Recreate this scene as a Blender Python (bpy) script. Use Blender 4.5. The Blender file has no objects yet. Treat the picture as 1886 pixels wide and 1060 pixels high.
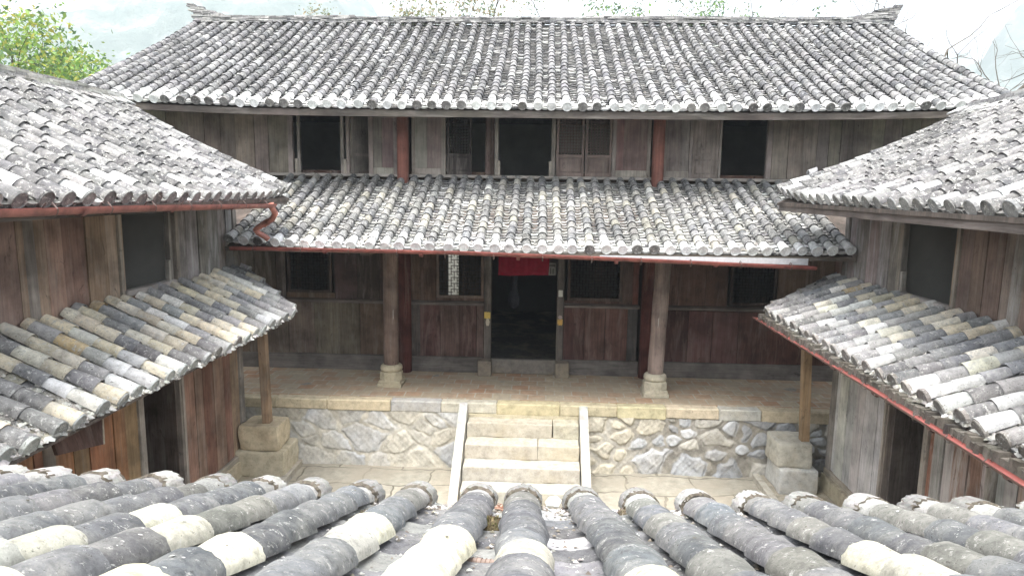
import bpy, math, random
import numpy as np
from mathutils import Vector

# ------------------------------------------------------------------ camera, sky, sun, exposure
CZ = 4.63                                   # eye height above the courtyard
scene = bpy.context.scene
R = math.radians
cam_d = bpy.data.cameras.new("camera")
cam = bpy.data.objects.new("camera", cam_d)
scene.collection.objects.link(cam)
scene.camera = cam
cam_d.sensor_fit = 'HORIZONTAL'
cam_d.sensor_width = 36.0
cam_d.lens = 36.0 * 1230.0 / 1886.0
cam_d.clip_start = 0.05
cam_d.clip_end = 6000
_p, _y, _r = R(8.55), R(2.4), R(0.8)
_f = Vector((-math.sin(_y) * math.cos(_p), math.cos(_y) * math.cos(_p), -math.sin(_p)))
_rt = Vector((math.cos(_y), math.sin(_y), 0))
_up = _rt.cross(_f)
_r2 = _rt * math.cos(_r) + _up * math.sin(_r)
_u2 = _up * math.cos(_r) - _rt * math.sin(_r)
from mathutils import Matrix
cam.matrix_world = Matrix(((_r2.x, _u2.x, -_f.x, 0), (_r2.y, _u2.y, -_f.y, 0), (_r2.z, _u2.z, -_f.z, CZ), (0, 0, 0, 1)))

SUN_EL, SUN_AZ = 68.0, -166.0                # azimuth from +Y towards +X
world = bpy.data.worlds.new("World")
scene.world = world
world.use_nodes = True
wn = world.node_tree
wn.nodes.clear()
w_out = wn.nodes.new("ShaderNodeOutputWorld")
w_bg = wn.nodes.new("ShaderNodeBackground")
w_sky = wn.nodes.new("ShaderNodeTexSky")
w_hsv = wn.nodes.new("ShaderNodeHueSaturation")
w_sky.sky_type = 'NISHITA'
w_sky.sun_disc = False
w_sky.sun_elevation = R(SUN_EL)
w_sky.sun_rotation = R(SUN_AZ)
w_sky.air_density = 1.0
w_sky.dust_density = 4.0
w_sky.ozone_density = 1.0
w_hsv.inputs['Value'].default_value = 1.5
w_hsv.inputs['Saturation'].default_value = 0.20   # a thin overcast: much whiter than clear air
wn.links.new(w_sky.outputs[0], w_hsv.inputs['Color'])
wn.links.new(w_hsv.outputs[0], w_bg.inputs['Color'])
wn.links.new(w_bg.outputs[0], w_out.inputs['Surface'])
w_bg.inputs['Strength'].default_value = 0.15

sun_d = bpy.data.lights.new("sun", 'SUN')
sun_d.energy = 1.35
sun_d.angle = R(42)
sun_d.color = (1.0, 0.94, 0.85)
sun = bpy.data.objects.new("sun", sun_d)
scene.collection.objects.link(sun)
_sd = Vector((math.sin(R(SUN_AZ)) * math.cos(R(SUN_EL)), math.cos(R(SUN_AZ)) * math.cos(R(SUN_EL)), math.sin(R(SUN_EL))))
sun.rotation_euler = _sd.to_track_quat('Z', 'Y').to_euler()
sun.location = (0, 0, 40)

scene.view_settings.view_transform = 'Standard'
scene.view_settings.look = 'None'
scene.view_settings.gamma = 1.0
scene.view_settings.exposure = 2.2
scene.cycles.max_bounces = 8
scene.cycles.diffuse_bounces = 5
scene.cycles.use_denoising = True

# ------------------------------------------------------------------ helpers
rng = random.Random(7)
COL = scene.collection


def V(*a):
    return np.array(a, float)


class MB:
    """collects vertices, faces and a colour for each face of ONE mesh"""

    def __init__(self):
        self.v, self.f, self.c, self.s = [], [], [], []

    def add(self, verts, faces, col, smooth=False):
        b = len(self.v)
        self.v.extend([tuple(float(x) for x in p) for p in verts])
        for f in faces:
            self.f.append(tuple(i + b for i in f))
        if len(col) and isinstance(col[0], (tuple, list, np.ndarray)):
            self.c.extend([tuple(c) for c in col])
        else:
            self.c.extend([tuple(col)] * len(faces))
        self.s.extend([smooth] * len(faces))

    def box(self, x0, x1, y0, y1, z0, z1, col=(0.5, 0.5, 0.5), j=0.0):
        if x0 > x1: x0, x1 = x1, x0
        if y0 > y1: y0, y1 = y1, y0
        if z0 > z1: z0, z1 = z1, z0
        vs = [(x + rng.uniform(-j, j), y + rng.uniform(-j, j), z + rng.uniform(-j, j)) for z in (z0, z1) for x, y in ((x0, y0), (x1, y0), (x1, y1), (x0, y1))]
        self.add(vs, [(0, 3, 2, 1), (4, 5, 6, 7), (0, 1, 5, 4), (1, 2, 6, 5), (2, 3, 7, 6), (3, 0, 4, 7)], col)

    def prism(self, base, top, col):
        """base and top: matching rings of points"""
        n = len(base)
        self.add(list(base) + list(top), [tuple(range(n))[::-1], tuple(range(n, 2 * n))] + [(i, (i + 1) % n, n + (i + 1) % n, n + i) for i in range(n)], col)

    def lathe(self, cx, cy, prof, n, col, smooth=True, rot=0.0, lean=(0, 0)):
        vs, fs = [], []
        z00 = prof[0][1]
        for r, z in prof:
            ox, oy = lean[0] * (z - z00), lean[1] * (z - z00)
            for k in range(n):
                a = rot + 2 * math.pi * k / n
                vs.append((cx + ox + r * math.cos(a), cy + oy + r * math.sin(a), z))
        for i in range(len(prof) - 1):
            for k in range(n):
                fs.append((i * n + k, i * n + (k + 1) % n, (i + 1) * n + (k + 1) % n, (i + 1) * n + k))
        self.add(vs, fs, col, smooth)
        self.add(vs[-n:], [tuple(range(n))], col)
        self.add(vs[:n], [tuple(range(n))[::-1]], col)

    def tube(self, pts, rad, n, col, arc=None, cap=True):
        """tube (or open channel when arc=(a0,a1) measured from straight down) along pts"""
        pts = [Vector(p) for p in pts]
        if not isinstance(rad, (list, tuple)):
            rad = [rad] * len(pts)
        vs, fs = [], []
        m = n if arc is None else n + 1
        side = None
        for i, p in enumerate(pts):
            d = (pts[min(i + 1, len(pts) - 1)] - pts[max(i - 1, 0)]).normalized()
            ref = Vector((0, 0, 1)) if abs(d.z) < 0.95 else Vector((1, 0, 0))
            if side is not None:
                s = (side - d * side.dot(d))
                s = s.normalized() if s.length > 1e-4 else d.cross(ref).normalized()
            else:
                s = d.cross(ref).normalized()
            side = s
            u = s.cross(d).normalized()
            for k in range(m):
                a = 2 * math.pi * k / n if arc is None else arc[0] + (arc[1] - arc[0]) * k / n
                q = p + (s * math.sin(a) - u * math.cos(a)) * rad[i]
                vs.append(tuple(q))
        for i in range(len(pts) - 1):
            for k in range(m if arc is None else m - 1):
                k2 = (k + 1) % m
                fs.append((i * m + k, i * m + k2, (i + 1) * m + k2, (i + 1) * m + k))
        self.add(vs, fs, col, True)
        if cap and arc is None:
            self.add(vs[:n], [tuple(range(n))[::-1]], col)
            self.add(vs[-n:], [tuple(range(n))], col)

    def build(self, name, mat, parent=None, bevel=0.0, **props):
        me = bpy.data.meshes.new(name)
        V_ = np.array(self.v, np.float32)
        me.vertices.add(len(V_))
        me.vertices.foreach_set("co", V_.ravel())
        lens = np.array([len(f) for f in self.f], np.int32)
        starts = np.zeros(len(lens), np.int32)
        starts[1:] = np.cumsum(lens)[:-1]
        flat = np.fromiter((i for f in self.f for i in f), np.int32)
        me.loops.add(len(flat))
        me.loops.foreach_set("vertex_index", flat)
        me.polygons.add(len(lens))
        me.polygons.foreach_set("loop_start", starts)
        me.polygons.foreach_set("loop_total", lens)
        me.polygons.foreach_set("use_smooth", np.array(self.s, bool))
        me.update(calc_edges=True)
        me.validate()
        at = me.color_attributes.new("Col", 'FLOAT_COLOR', 'CORNER')
        c = np.ones((len(self.c), 4), np.float32)
        c[:, :3] = np.array(self.c, np.float32)[:, :3]
        c = np.repeat(c, lens, axis=0)
        if len(at.data) == len(c):
            at.data.foreach_set("color", c.ravel())
        me.materials.append(mat)
        o = bpy.data.objects.new(name, me)
        COL.objects.link(o)
        if parent is not None:
            o.parent = parent
            p = parent
            off = Vector((0, 0, 0))
            while p is not None:
                off += p.location
                p = p.parent
            o.location = -off               # meshes are written in world metres
        if bevel:
            b = o.modifiers.new("bevel", 'BEVEL')
            b.width = bevel
            b.segments = 1
            b.limit_method = 'ANGLE'
            b.angle_limit = R(50)
        tag(o, **props)
        return o


def tag(o, label=None, cat=None, group=None, kind=None):
    if label: o["label"] = label
    if cat: o["category"] = cat
    if group: o["group"] = group
    if kind: o["kind"] = kind
    return o


def thing(name, loc, label, cat, group=None):
    o = bpy.data.objects.new(name, None)
    o.empty_display_size = 0.3
    COL.objects.link(o)
    o.location = loc
    return tag(o, label, cat, group)


class Wave:
    """smooth pseudo-noise in 1-3 variables, about -1..1"""

    def __init__(self, seed, freq=1.0, n=5):
        r = random.Random(seed)
        self.t = [(r.uniform(.4, 1.8) * freq * r.choice((-1, 1)), r.uniform(.4, 1.8) * freq * r.choice((-1, 1)), r.uniform(.4, 1.8) * freq * r.choice((-1, 1)), r.uniform(0, 6.28)) for _ in range(n)]

    def __call__(self, a, b=0.0, c=0.0):
        return sum(np.sin(x * a + y * b + z * c + p) for x, y, z, p in self.t) / (len(self.t) ** .5)


def jit(c, a=0.12, hue=0.03):
    k = 1 + rng.uniform(-a, a)
    return tuple(max(0.005, x * k * (1 + rng.uniform(-hue, hue))) for x in c)


# ------------------------------------------------------------------ materials
def nd(nt, kind, **kw):
    n = nt.nodes.new(kind)
    for k, v in kw.items():
        if k in n.inputs.keys() if isinstance(k, str) else False:
            n.inputs[k].default_value = v
        else:
            setattr(n, k, v)
    return n


def base_mat(name, rough=0.85, spec=0.25):
    m = bpy.data.materials.new(name)
    m.use_nodes = True
    nt = m.node_tree
    b = nt.nodes['Principled BSDF']
    b.inputs['Roughness'].default_value = rough
    b.inputs['Specular IOR Level'].default_value = spec
    return m, nt, b


def mapping(nt, scale, rot=(0, 0, 0)):
    g = nt.nodes.new('ShaderNodeNewGeometry')
    mp = nt.nodes.new('ShaderNodeMapping')
    mp.inputs['Scale'].default_value = scale
    mp.inputs['Rotation'].default_value = rot
    nt.links.new(g.outputs['Position'], mp.inputs['Vector'])
    return mp.outputs['Vector']


def noise(nt, vec, scale, detail=4, rough=.6, dist=0.0):
    n = nt.nodes.new('ShaderNodeTexNoise')
    n.inputs['Scale'].default_value = scale
    n.inputs['Detail'].default_value = detail
    n.inputs['Roughness'].default_value = rough
    n.inputs['Distortion'].default_value = dist
    nt.links.new(vec, n.inputs['Vector'])
    return n.outputs['Fac']


def ramp(nt, fac, stops):
    r = nt.nodes.new('ShaderNodeValToRGB')
    e = r.color_ramp.elements
    while len(e) > 1:
        e.remove(e[0])
    first = True
    for p, c in stops:
        if isinstance(c, (int, float)):
            c = (c, c, c)
        if first:
            e[0].position = p
            e[0].color = (*c, 1)
            first = False
        else:
            x = e.new(p)
            x.color = (*c, 1)
    nt.links.new(fac, r.inputs['Fac'])
    return r.outputs['Color']


def mix(nt, a, b, fac, mode='MIX'):
    m = nt.nodes.new('ShaderNodeMix')
    m.data_type = 'RGBA'
    m.blend_type = mode
    m.clamp_factor = True
    for sock, val in ((m.inputs[0], fac), (m.inputs[6], a), (m.inputs[7], b)):
        if isinstance(val, (int, float)):
            sock.default_value = val
        elif isinstance(val, tuple):
            sock.default_value = (*val, 1)
        else:
            nt.links.new(val, sock)
    return m.outputs[2]


def attr(nt, name="Col"):
    a = nt.nodes.new('ShaderNodeAttribute')
    a.attribute_name = name
    return a.outputs['Color']


def bump(nt, b, h, strength=.5, dist=.01):
    n = nt.nodes.new('ShaderNodeBump')
    n.inputs['Strength'].default_value = strength
    n.inputs['Distance'].default_value = dist
    nt.links.new(h, n.inputs['Height'])
    nt.links.new(n.outputs['Normal'], b.inputs['Normal'])


def mat_tile(name, fine=1.0, lichen=0.5, white=(0.62, 0.62, 0.60), crust=(0.30, 0.29, 0.27), crust_amt=.55):
    m, nt, b = base_mat(name, 0.9, 0.15)
    v = mapping(nt, (1, 1, 1))
    c = attr(nt)
    # grime and crust spreading over neighbouring tiles alike
    c = mix(nt, c, crust, ramp(nt, noise(nt, v, 5.5 * fine, 7, .72, .6), [(0.44, 0.0), (0.66, crust_amt)]))
    mott = ramp(nt, noise(nt, v, 17 * fine, 6, .75), [(0.28, 0.52), (0.5, 1.0), (0.74, 1.38)])
    c = mix(nt, c, mott, 1.0, 'MULTIPLY')
    big = ramp(nt, noise(nt, v, .9, 4, .65), [(0.35, 0.74), (0.65, 1.18)])
    c = mix(nt, c, big, 1.0, 'MULTIPLY')
    lf = ramp(nt, noise(nt, v, 24 * fine, 7, .78, .4), [(0.60 - .1 * lichen, 0.0), (0.68 - .1 * lichen, 0.9)])
    c = mix(nt, c, white, lf)
    df = ramp(nt, noise(nt, v, 34 * fine, 5, .75, .3), [(0.58, 0.0), (0.68, 0.8)])
    c = mix(nt, c, (0.04, 0.037, 0.03), df)
    nt.links.new(c, b.inputs['Base Color'])
    bump(nt, b, noise(nt, v, 48 * fine, 7, .78), .8, .007)
    return m


def mat_wood(name, axis='z', weather=(0.33, 0.295, 0.255), amt=.34, scale=1.0):
    m, nt, b = base_mat(name, 0.8, 0.2)
    s = {'z': (38, 38, 1.6), 'x': (1.6, 38, 38), 'y': (38, 1.6, 38)}[axis]
    v = mapping(nt, tuple(x * scale for x in s))
    v1 = mapping(nt, (1, 1, 1))
    grain = noise(nt, v, 1.0, 5, .65, .6)
    c = mix(nt, attr(nt), ramp(nt, grain, [(0.3, 0.68), (0.52, 1.0), (0.72, 1.2)]), 1.0, 'MULTIPLY')
    c = mix(nt, c, ramp(nt, noise(nt, v1, 2.3, 4, .6), [(0.34, 0.62), (0.65, 1.25)]), 1.0, 'MULTIPLY')
    s2 = {'z': (7, 7, .9), 'x': (.9, 7, 7), 'y': (7, .9, 7)}[axis]
    wf = ramp(nt, noise(nt, mapping(nt, s2), 1.0, 5, .7, .5), [(0.50, 0.0), (0.68, amt)])
    c = mix(nt, c, weather, wf)
    kn = ramp(nt, noise(nt, mapping(nt, {'z': (9, 9, 4), 'x': (4, 9, 9), 'y': (9, 4, 9)}[axis]), 1.0, 5, .7, .8), [(0.62, 1.0), (0.72, .42)])
    c = mix(nt, c, kn, 1.0, 'MULTIPLY')
    nt.links.new(c, b.inputs['Base Color'])
    bump(nt, b, grain, .5, .007)
    return m


def mat_stone(name, stain=(0.45, 0.33, 0.16), amt=.4, sc=1.0, rough_b=.6):
    m, nt, b = base_mat(name, 0.9, 0.2)
    v = mapping(nt, (1, 1, 1))
    c = mix(nt, attr(nt), ramp(nt, noise(nt, v, 9 * sc, 6, .7), [(0.3, 0.68), (0.5, 1.0), (0.72, 1.25)]), 1.0, 'MULTIPLY')
    c = mix(nt, c, stain, ramp(nt, noise(nt, v, 1.7 * sc, 5, .7, .3), [(0.48, 0.0), (0.68, amt)]))
    c = mix(nt, c, (0.09, 0.085, 0.075), ramp(nt, noise(nt, v, 21 * sc, 5, .75), [(0.60, 0.0), (0.72, 0.6)]))
    nt.links.new(c, b.inputs['Base Color'])
    h = noise(nt, v, 30 * sc, 7, .75)
    bump(nt, b, h, rough_b, .012)
    return m


def mat_plain(name, rough=.6, spec=.3, var=.25, sc=8.0, b_amt=.15):
    m, nt, b = base_mat(name, rough, spec)
    v = mapping(nt, (1, 1, 1))
    n = noise(nt, v, sc, 5, .65)
    c = mix(nt, attr(nt), ramp(nt, n, [(0.3, 1 - var), (0.7, 1 + var)]), 1.0, 'MULTIPLY')
    nt.links.new(c, b.inputs['Base Color'])
    bump(nt, b, n, b_amt, .004)
    return m


M_TILE = mat_tile("weathered_roof_tile", 1.0, .45, (0.46, 0.46, 0.45))
M_TILE_L = mat_tile("lichened_roof_tile", 1.0, .6, (0.44, 0.435, 0.41), (0.33, 0.32, 0.30), .45)
M_TILE_F = mat_tile("slate_grey_roof_tile", 1.3, .30, (0.38, 0.375, 0.35), (0.27, 0.262, 0.235), .42)
M_WOOD = mat_wood("weathered_plank", 'z')
M_WOOD_RED = mat_wood("red_stained_plank", 'z', (0.25, 0.19, 0.16), .45)
M_WOOD_BARE = mat_wood("bleached_plank", 'z', (0.48, 0.465, 0.445), .8)
M_BEAM_X = mat_wood("beam_wood_across", 'x', (0.24, 0.22, 0.2), .4)
M_BEAM_Y = mat_wood("beam_wood_along", 'y', (0.30, 0.28, 0.26), .4)
M_STONE = mat_stone("rubble_stone", (0.46, 0.41, 0.31), .3)
M_SAND = mat_stone("cut_sandstone", (0.44, 0.37, 0.25), .4)
M_PLASTER = mat_plain("lime_plaster", .9, .1, .12, 2.0, .3)
M_RED = mat_plain("red_painted_gutter", .5, .4, .5, 5.0, .2)
M_CLOTH = mat_plain("red_cloth", .9, .1, .15, 14.0, .3)
M_PAPER = mat_plain("paper", .8, .1, .12, 20.0, .1)
M_MOSS = mat_plain("moss", .95, .05, .6, 60.0, .9)
M_LEAF, _nt, _b = base_mat("leaf", .55, .3)
_c = attr(_nt)
_nt.links.new(_c, _b.inputs['Base Color'])
_tr = _nt.nodes.new('ShaderNodeBsdfTranslucent')
_nt.links.new(_c, _tr.inputs['Color'])
_ms = _nt.nodes.new('ShaderNodeMixShader')
_ms.inputs[0].default_value = .4
_nt.links.new(_b.outputs[0], _ms.inputs[1])
_nt.links.new(_tr.outputs[0], _ms.inputs[2])
_nt.links.new(_ms.outputs[0], _nt.nodes['Material Output'].inputs['Surface'])
M_BARK = mat_plain("bark", .9, .1, .35, 12.0, .6)
M_MORTAR = mat_stone("lime_mortar", (0.2, 0.18, 0.15), .55, 3.5, 1.0)

# ------------------------------------------------------------------ roofs of round tiles
def dim(pal, k):
    return [(tuple(x * k for x in c), w) for c, w in pal]


SLATE = [((0.155, 0.155, 0.165), 5), ((0.20, 0.195, 0.205), 5), ((0.255, 0.25, 0.255), 4), ((0.31, 0.31, 0.315), 2.2), ((0.46, 0.46, 0.455), 1.0), ((0.62, 0.62, 0.62), .75), ((0.115, 0.117, 0.128), 1.3)]
MIXED = [((0.16, 0.165, 0.18), 4), ((0.23, 0.23, 0.235), 4), ((0.30, 0.295, 0.28), 3.2), ((0.46, 0.435, 0.36), 2.2), ((0.54, 0.51, 0.43), 1.2), ((0.60, 0.60, 0.58), 1.2), ((0.22, 0.228, 0.24), 1.0)]
CREAM = [((0.52, 0.455, 0.34), 4), ((0.46, 0.41, 0.32), 3.5), ((0.50, 0.465, 0.39), 2.5), ((0.22, 0.225, 0.23), 1.0), ((0.29, 0.29, 0.29), 2.5), ((0.55, 0.54, 0.50), 1.6), ((0.40, 0.30, 0.17), .6)]
LICH = [((0.25, 0.24, 0.25), 4), ((0.32, 0.31, 0.315), 4), ((0.42, 0.41, 0.41), 3), ((0.55, 0.54, 0.53), 2), ((0.66, 0.65, 0.63), 1.2), ((0.19, 0.19, 0.205), 2.5)]
NEARP = [((0.25, 0.255, 0.27), 4), ((0.29, 0.295, 0.31), 5), ((0.34, 0.34, 0.35), 4), ((0.25, 0.265, 0.285), 1.6), ((0.42, 0.41, 0.37), 1.8), ((0.37, 0.365, 0.325), 1.8)]
PALE = [((0.56, 0.53, 0.39), 2), ((0.48, 0.46, 0.38), 2), ((0.60, 0.58, 0.46), 1.5), ((0.40, 0.39, 0.35), 1)]


def pick(pal):
    t = rng.uniform(0, sum(w for _, w in pal))
    for c, w in pal:
        t -= w
        if t <= 0:
            return jit(c, .14, .02)
    return jit(pal[-1][0])


SLATE, MIXED, LICH, NEARP = dim(SLATE, .62), dim(MIXED, .62), dim(LICH, .62), dim(NEARP, .62)
CREAM, PALE = dim(CREAM, 1.22), dim(PALE, .84)
NEARP = dim(NEARP, .68)
SKIRT = dim(MIXED, 1.9)


def sum_pal(pal):
    t = sum(w for _, w in pal)
    return tuple(sum(c[i] * w for c, w in pal) / t * .92 for i in range(3))


def tile_roof(mb, O, U, S, rows, spacing, r, expo, pan_expo, rng_s, zoff, pal, pan_pal, seg=8, eave_white=.7, caps=True,
              cap_pal=None, lat=.012, cap_r=None, thick=.012, colour_at=None, pan_white=.12, eave_len=.22, bulge=0.0, blend=.25, chip=0.0, pan_ew=None, flat=1.02, rim_k=.8):
    """rows: list of u positions; rng_s(u) -> (s0, s1); zoff(u, s) -> extra height"""
    O, U, S = V(*O), V(*U), V(*S)
    N = np.cross(U, S)
    if N[2] < 0: N = -N
    N /= np.linalg.norm(N)
    Z = V(0, 0, 1)
    wob = Wave(rng.randint(0, 9999), 1.1)
    cap_r = cap_r or r

    def P(u, s, n):
        return O + U * u + S * s + N * n + Z * zoff(u, s)
    clus = Wave(rng.randint(0, 9999), 1.6)
    row_mean = [pick([(sum_pal(pal), 1)]) for _ in rows]
    first_u = []
    angs = [math.pi * (-.5 + k / seg) for k in range(seg + 1)]
    for ri, u0 in enumerate(rows):
        s0, s1 = rng_s(u0)
        if s1 - s0 < .08: continue
        ph = rng.uniform(0, 100)
        # the row of covers
        s = s0
        first = True
        while s < s1 - .03:
            ex = expo * rng.uniform(.86, 1.14)
            e = min(s + ex, s1)
            du = wob(ph * .7, s * .9) * lat
            du2 = wob(ph * .7, e * .9) * lat
            dj, nj, tw = rng.gauss(0, .0035), rng.gauss(0, .003), rng.gauss(0, .03)
            ra, rb = ((r + .005 + rng.uniform(0, .006)), r - .008) if chip < .004 else ((r + .008 + rng.uniform(0, .009)), r - .012)
            near_eave = s - s0 < eave_len
            src = (lambda: colour_at(ri, s - s0, pal)) if colour_at else (lambda: pick(pal))
            c = src()
            pm = clus(u0 * 1.7, s * 1.1)
            if max(c) > .30 and pm < .25 and not near_eave: c = src()
            if blend and max(c) < .42:
                mean = row_mean[ri]
                c = tuple(a * (1 - blend) + b * blend for a, b in zip(c, mean))
                if max(c) < .5: c = tuple(x * (1 + .16 * pm) for x in c)
            if near_eave and rng.random() < eave_white: c = jit((0.52, 0.52, 0.515), .18, .015)
            vs = []
            nr = 3 if bulge else 2
            for q in range(nr + 1):
                t = q / nr
                ss = s + (e + .025 - s) * t
                rr = ra + (rb - ra) * t + bulge * math.sin(math.pi * t)
                cu = u0 + du + (du2 - du) * t + dj
                for a in angs:
                    aa = a + tw * (.5 - t)
                    if chip:
                        r3 = rr + rng.uniform(-chip, chip) * .35
                        vs.append(P(cu + r3 * math.sin(aa), ss + (rng.uniform(-chip, chip) if q == 0 else 0), .012 + nj + r3 * math.cos(aa) * flat))
                        continue
                    vs.append(P(cu + rr * math.sin(aa), ss, .012 + nj + rr * math.cos(aa) * flat))
                # sides run down a little so no light passes under
            m = seg + 1
            fs = [(q * m + k, (q + 1) * m + k, (q + 1) * m + k + 1, q * m + k + 1) for q in range(nr) for k in range(seg)]
            mb.add(vs, fs, c, True)
            # lower rim with the tile's thickness
            ri_ = ra - thick
            rim = list(vs[:m]) if chip else [P(u0 + du + dj + ra * math.sin(a + tw * .5), s, .012 + nj + ra * math.cos(a + tw * .5) * flat) for a in angs]
            rim += [P(u0 + du + dj + ri_ * math.sin(a + tw * .5), s + .006, .012 + nj + ri_ * math.cos(a + tw * .5) * flat) for a in angs]
            mb.add(rim, [(k, k + 1, m + k + 1, m + k) for k in range(seg)], tuple(x * rim_k for x in c))
            if first: first_u.append(u0 + du + dj)
            if first and caps:
                cc = jit((0.72, 0.73, 0.72), .08, .015) if rng.random() < caps else jit((0.13, 0.125, 0.12), .25)
                if cap_pal: cc = pick(cap_pal)
                n2 = 14
                R0 = cap_r * rng.uniform(.94, 1.08)
                dn = rng.gauss(.004, .004)
                cu = u0 + du + dj + rng.gauss(0, .004)
                ring = lambda rr, so: [P(cu + rr * math.sin(6.2832 * k / n2), s + so, .012 + dn + rr * math.cos(6.2832 * k / n2)) for k in range(n2)]
                v3 = ring(R0, .02) + ring(R0, -.012) + ring(R0 * .86, -.016) + ring(R0 * .78, -.010)
                f3 = [(q * n2 + k, q * n2 + (k + 1) % n2, (q + 1) * n2 + (k + 1) % n2, (q + 1) * n2 + k) for q in range(3) for k in range(n2)]
                f3.append(tuple(range(3 * n2, 4 * n2)))
                mb.add(v3, f3, cc)
            first = False
            s = e
        # the trough of pans on the far side of the row
        if ri + 1 < len(rows):
            u1 = rows[ri + 1]
            sa, sb = max(s0, rng_s(u1)[0]), min(s1, rng_s(u1)[1])
        else:
            continue
        uc, hw = (u0 + u1) / 2, (u1 - u0) / 2
        s = sa - .01
        firstp = True
        while s < sb - .02:
            ex = pan_expo * rng.uniform(.85, 1.15)
            e = min(s + ex, sb)
            c = pick(pan_pal)
            if rng.random() < pan_white: c = jit((0.42, 0.42, 0.41), .2)
            else: c = tuple(x * .62 for x in c)
            if s - sa < eave_len and rng.random() < (eave_white if pan_ew is None else pan_ew): c = jit((0.46, 0.46, 0.45), .2, .02)
            k5 = 5
            vs = []
            lift, dl = .014 + rng.uniform(0, .006), rng.gauss(0, .004)
            tl = rng.gauss(0, .05)
            for (ss, nn) in ((s, lift), (e + .02, -.002)):
                for k in range(k5 + 1):
                    t = -1 + 2 * k / k5
                    vs.append(P(uc + t * hw * .93 + dl, ss, nn - .030 * (1 - t * t) + t * tl * .1))
            for k in range(k5 + 1):
                t = -1 + 2 * k / k5
                vs.append(P(uc + t * hw * .93 + dl, s + .004, lift - thick - .030 * (1 - t * t) + t * tl * .1 - (.022 * (1 - t * t) if firstp and caps else 0)))
            fs = []
            for k in range(k5):
                fs.append((k, k + 1, k5 + 2 + k, k5 + 1 + k))
                fs.append((2 * (k5 + 1) + k, 2 * (k5 + 1) + k + 1, k + 1, k))
            mb.add(vs, fs, c, False)
            firstp = False
            s = e
    tile_roof.first_u = first_u
    return P


def lumps(mb, P, rows, s0, s1, n, size, cols, nh=.01, seed=3):
    """small irregular crusts and chips lying on a roof"""
    for _ in range(n):
        u = rng.uniform(rows[0], rows[-1])
        s = rng.uniform(s0, s1)
        a = rng.uniform(0, 6.28)
        k = rng.randint(4, 6)
        sz = size * rng.uniform(.4, 1.3)
        h = nh + rng.uniform(0, .012)
        pts = [P(u + sz * math.cos(a + 6.28 * i / k) * rng.uniform(.6, 1.2), s + sz * math.sin(a + 6.28 * i / k) * rng.uniform(.6, 1.2), h - .006) for i in range(k)]
        pts.append(P(u, s, h + sz * .35))
        mb.add(pts, [(i, (i + 1) % k, k) for i in range(k)], jit(rng.choice(cols), .2, .04))


def ridge(mb, A, B, width, courses, lift, tip, seed, slab=.22, th=.035, pal=LICH, ends=(1, 1), sag=.03):
    """stacked flat tiles along A->B, swept up at its ends into a fan of courses"""
    A, B = V(*A), V(*B)
    L = np.linalg.norm(B - A)
    D = (B - A) / L
    Pp = np.cross(D, V(0, 0, 1))
    Pp /= np.linalg.norm(Pp)
    wv = Wave(seed, 1.3)

    def up(t):
        h = -sag * math.sin(math.pi * t / L)
        if ends[0] and t < lift: h += tip * ((lift - t) / lift) ** 2.0
        if ends[1] and L - t < lift: h += tip * ((lift - (L - t)) / lift) ** 2.0
        return h + wv(t) * .01
    # solid core, so nothing shows through
    n = int(L / .15)
    for k in range(courses + 6):
        t = rng.uniform(-.05, .05)
        while t < L:
            l = slab * rng.uniform(.6, 1.35)
            t2 = min(t + l, L + .02)
            tm = max(0, min(L, (t + t2) / 2))
            hh = up(tm)
            extra = max(0.0, (hh + sag) / max(tip, .01))
            top = courses + 6 * extra
            if k < top:
                fr = k / max(1, courses - 1)
                # courses open like a fan where the end lifts
                def zz(x):
                    x = max(0, min(L, x))
                    u = up(x)
                    tot = courses * th + max(0, u)
                    kk = courses + 6 * max(0.0, (u + sag) / max(tip, .01))
                    return k * tot / kk
                w = width * (1.0 - .25 * (k / (courses + 6))) * rng.uniform(.78, 1.14)
                if k == courses - 1: w *= 1.15
                c = pick(pal)
                z0, z1 = zz(t) + rng.gauss(0, .004), zz(t2) + rng.gauss(0, .004)
                b = []
                for (tt, z) in ((t, z0), (t2 - .004, z1)):
                    if tip > .1:
                        if tt < lift: tt -= .45 * z * ((lift - max(tt, 0)) / lift) ** 2
                        if L - tt < lift: tt += .45 * z * ((lift - max(L - tt, 0)) / lift) ** 2
                    for sgn in (-1, 1):
                        for dz in (0, th * 1.02):
                            b.append(A + D * tt + Pp * sgn * w / 2 * rng.uniform(.93, 1.05) + V(0, 0, z + dz))
                mb.add(b, [(0, 1, 3, 2), (4, 6, 7, 5), (0, 4, 5, 1), (2, 3, 7, 6), (1, 5, 7, 3), (0, 2, 6, 4)], c)
            t = t2


def slab_between(mb, e0, e1, r0, r1, th, col):
    """a thick sheet e0,e1 (eave corners) r1,r0 (ridge corners)"""
    top = [V(*e0), V(*e1), V(*r1), V(*r0)]
    bot = [p - V(0, 0, th) for p in top]
    mb.prism(bot, top, col)


# ------------------------------------------------------------------ ground, courtyard, terrace
def sheet(name, x0, x1, y0, y1, z, mat, kind='structure', nx=1, ny=1, zf=None, label=None):
    m = MB()
    vs = [(x0 + (x1 - x0) * i / nx, y0 + (y1 - y0) * j / ny, z + (zf(x0 + (x1 - x0) * i / nx, y0 + (y1 - y0) * j / ny) if zf else 0)) for j in range(ny + 1) for i in range(nx + 1)]
    fs = [(j * (nx + 1) + i, j * (nx + 1) + i + 1, (j + 1) * (nx + 1) + i + 1, (j + 1) * (nx + 1) + i) for j in range(ny) for i in range(nx)]
    m.add(vs, fs, (0.3, 0.3, 0.3), True)
    return m.build(name, mat, kind=kind, label=label)


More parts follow.
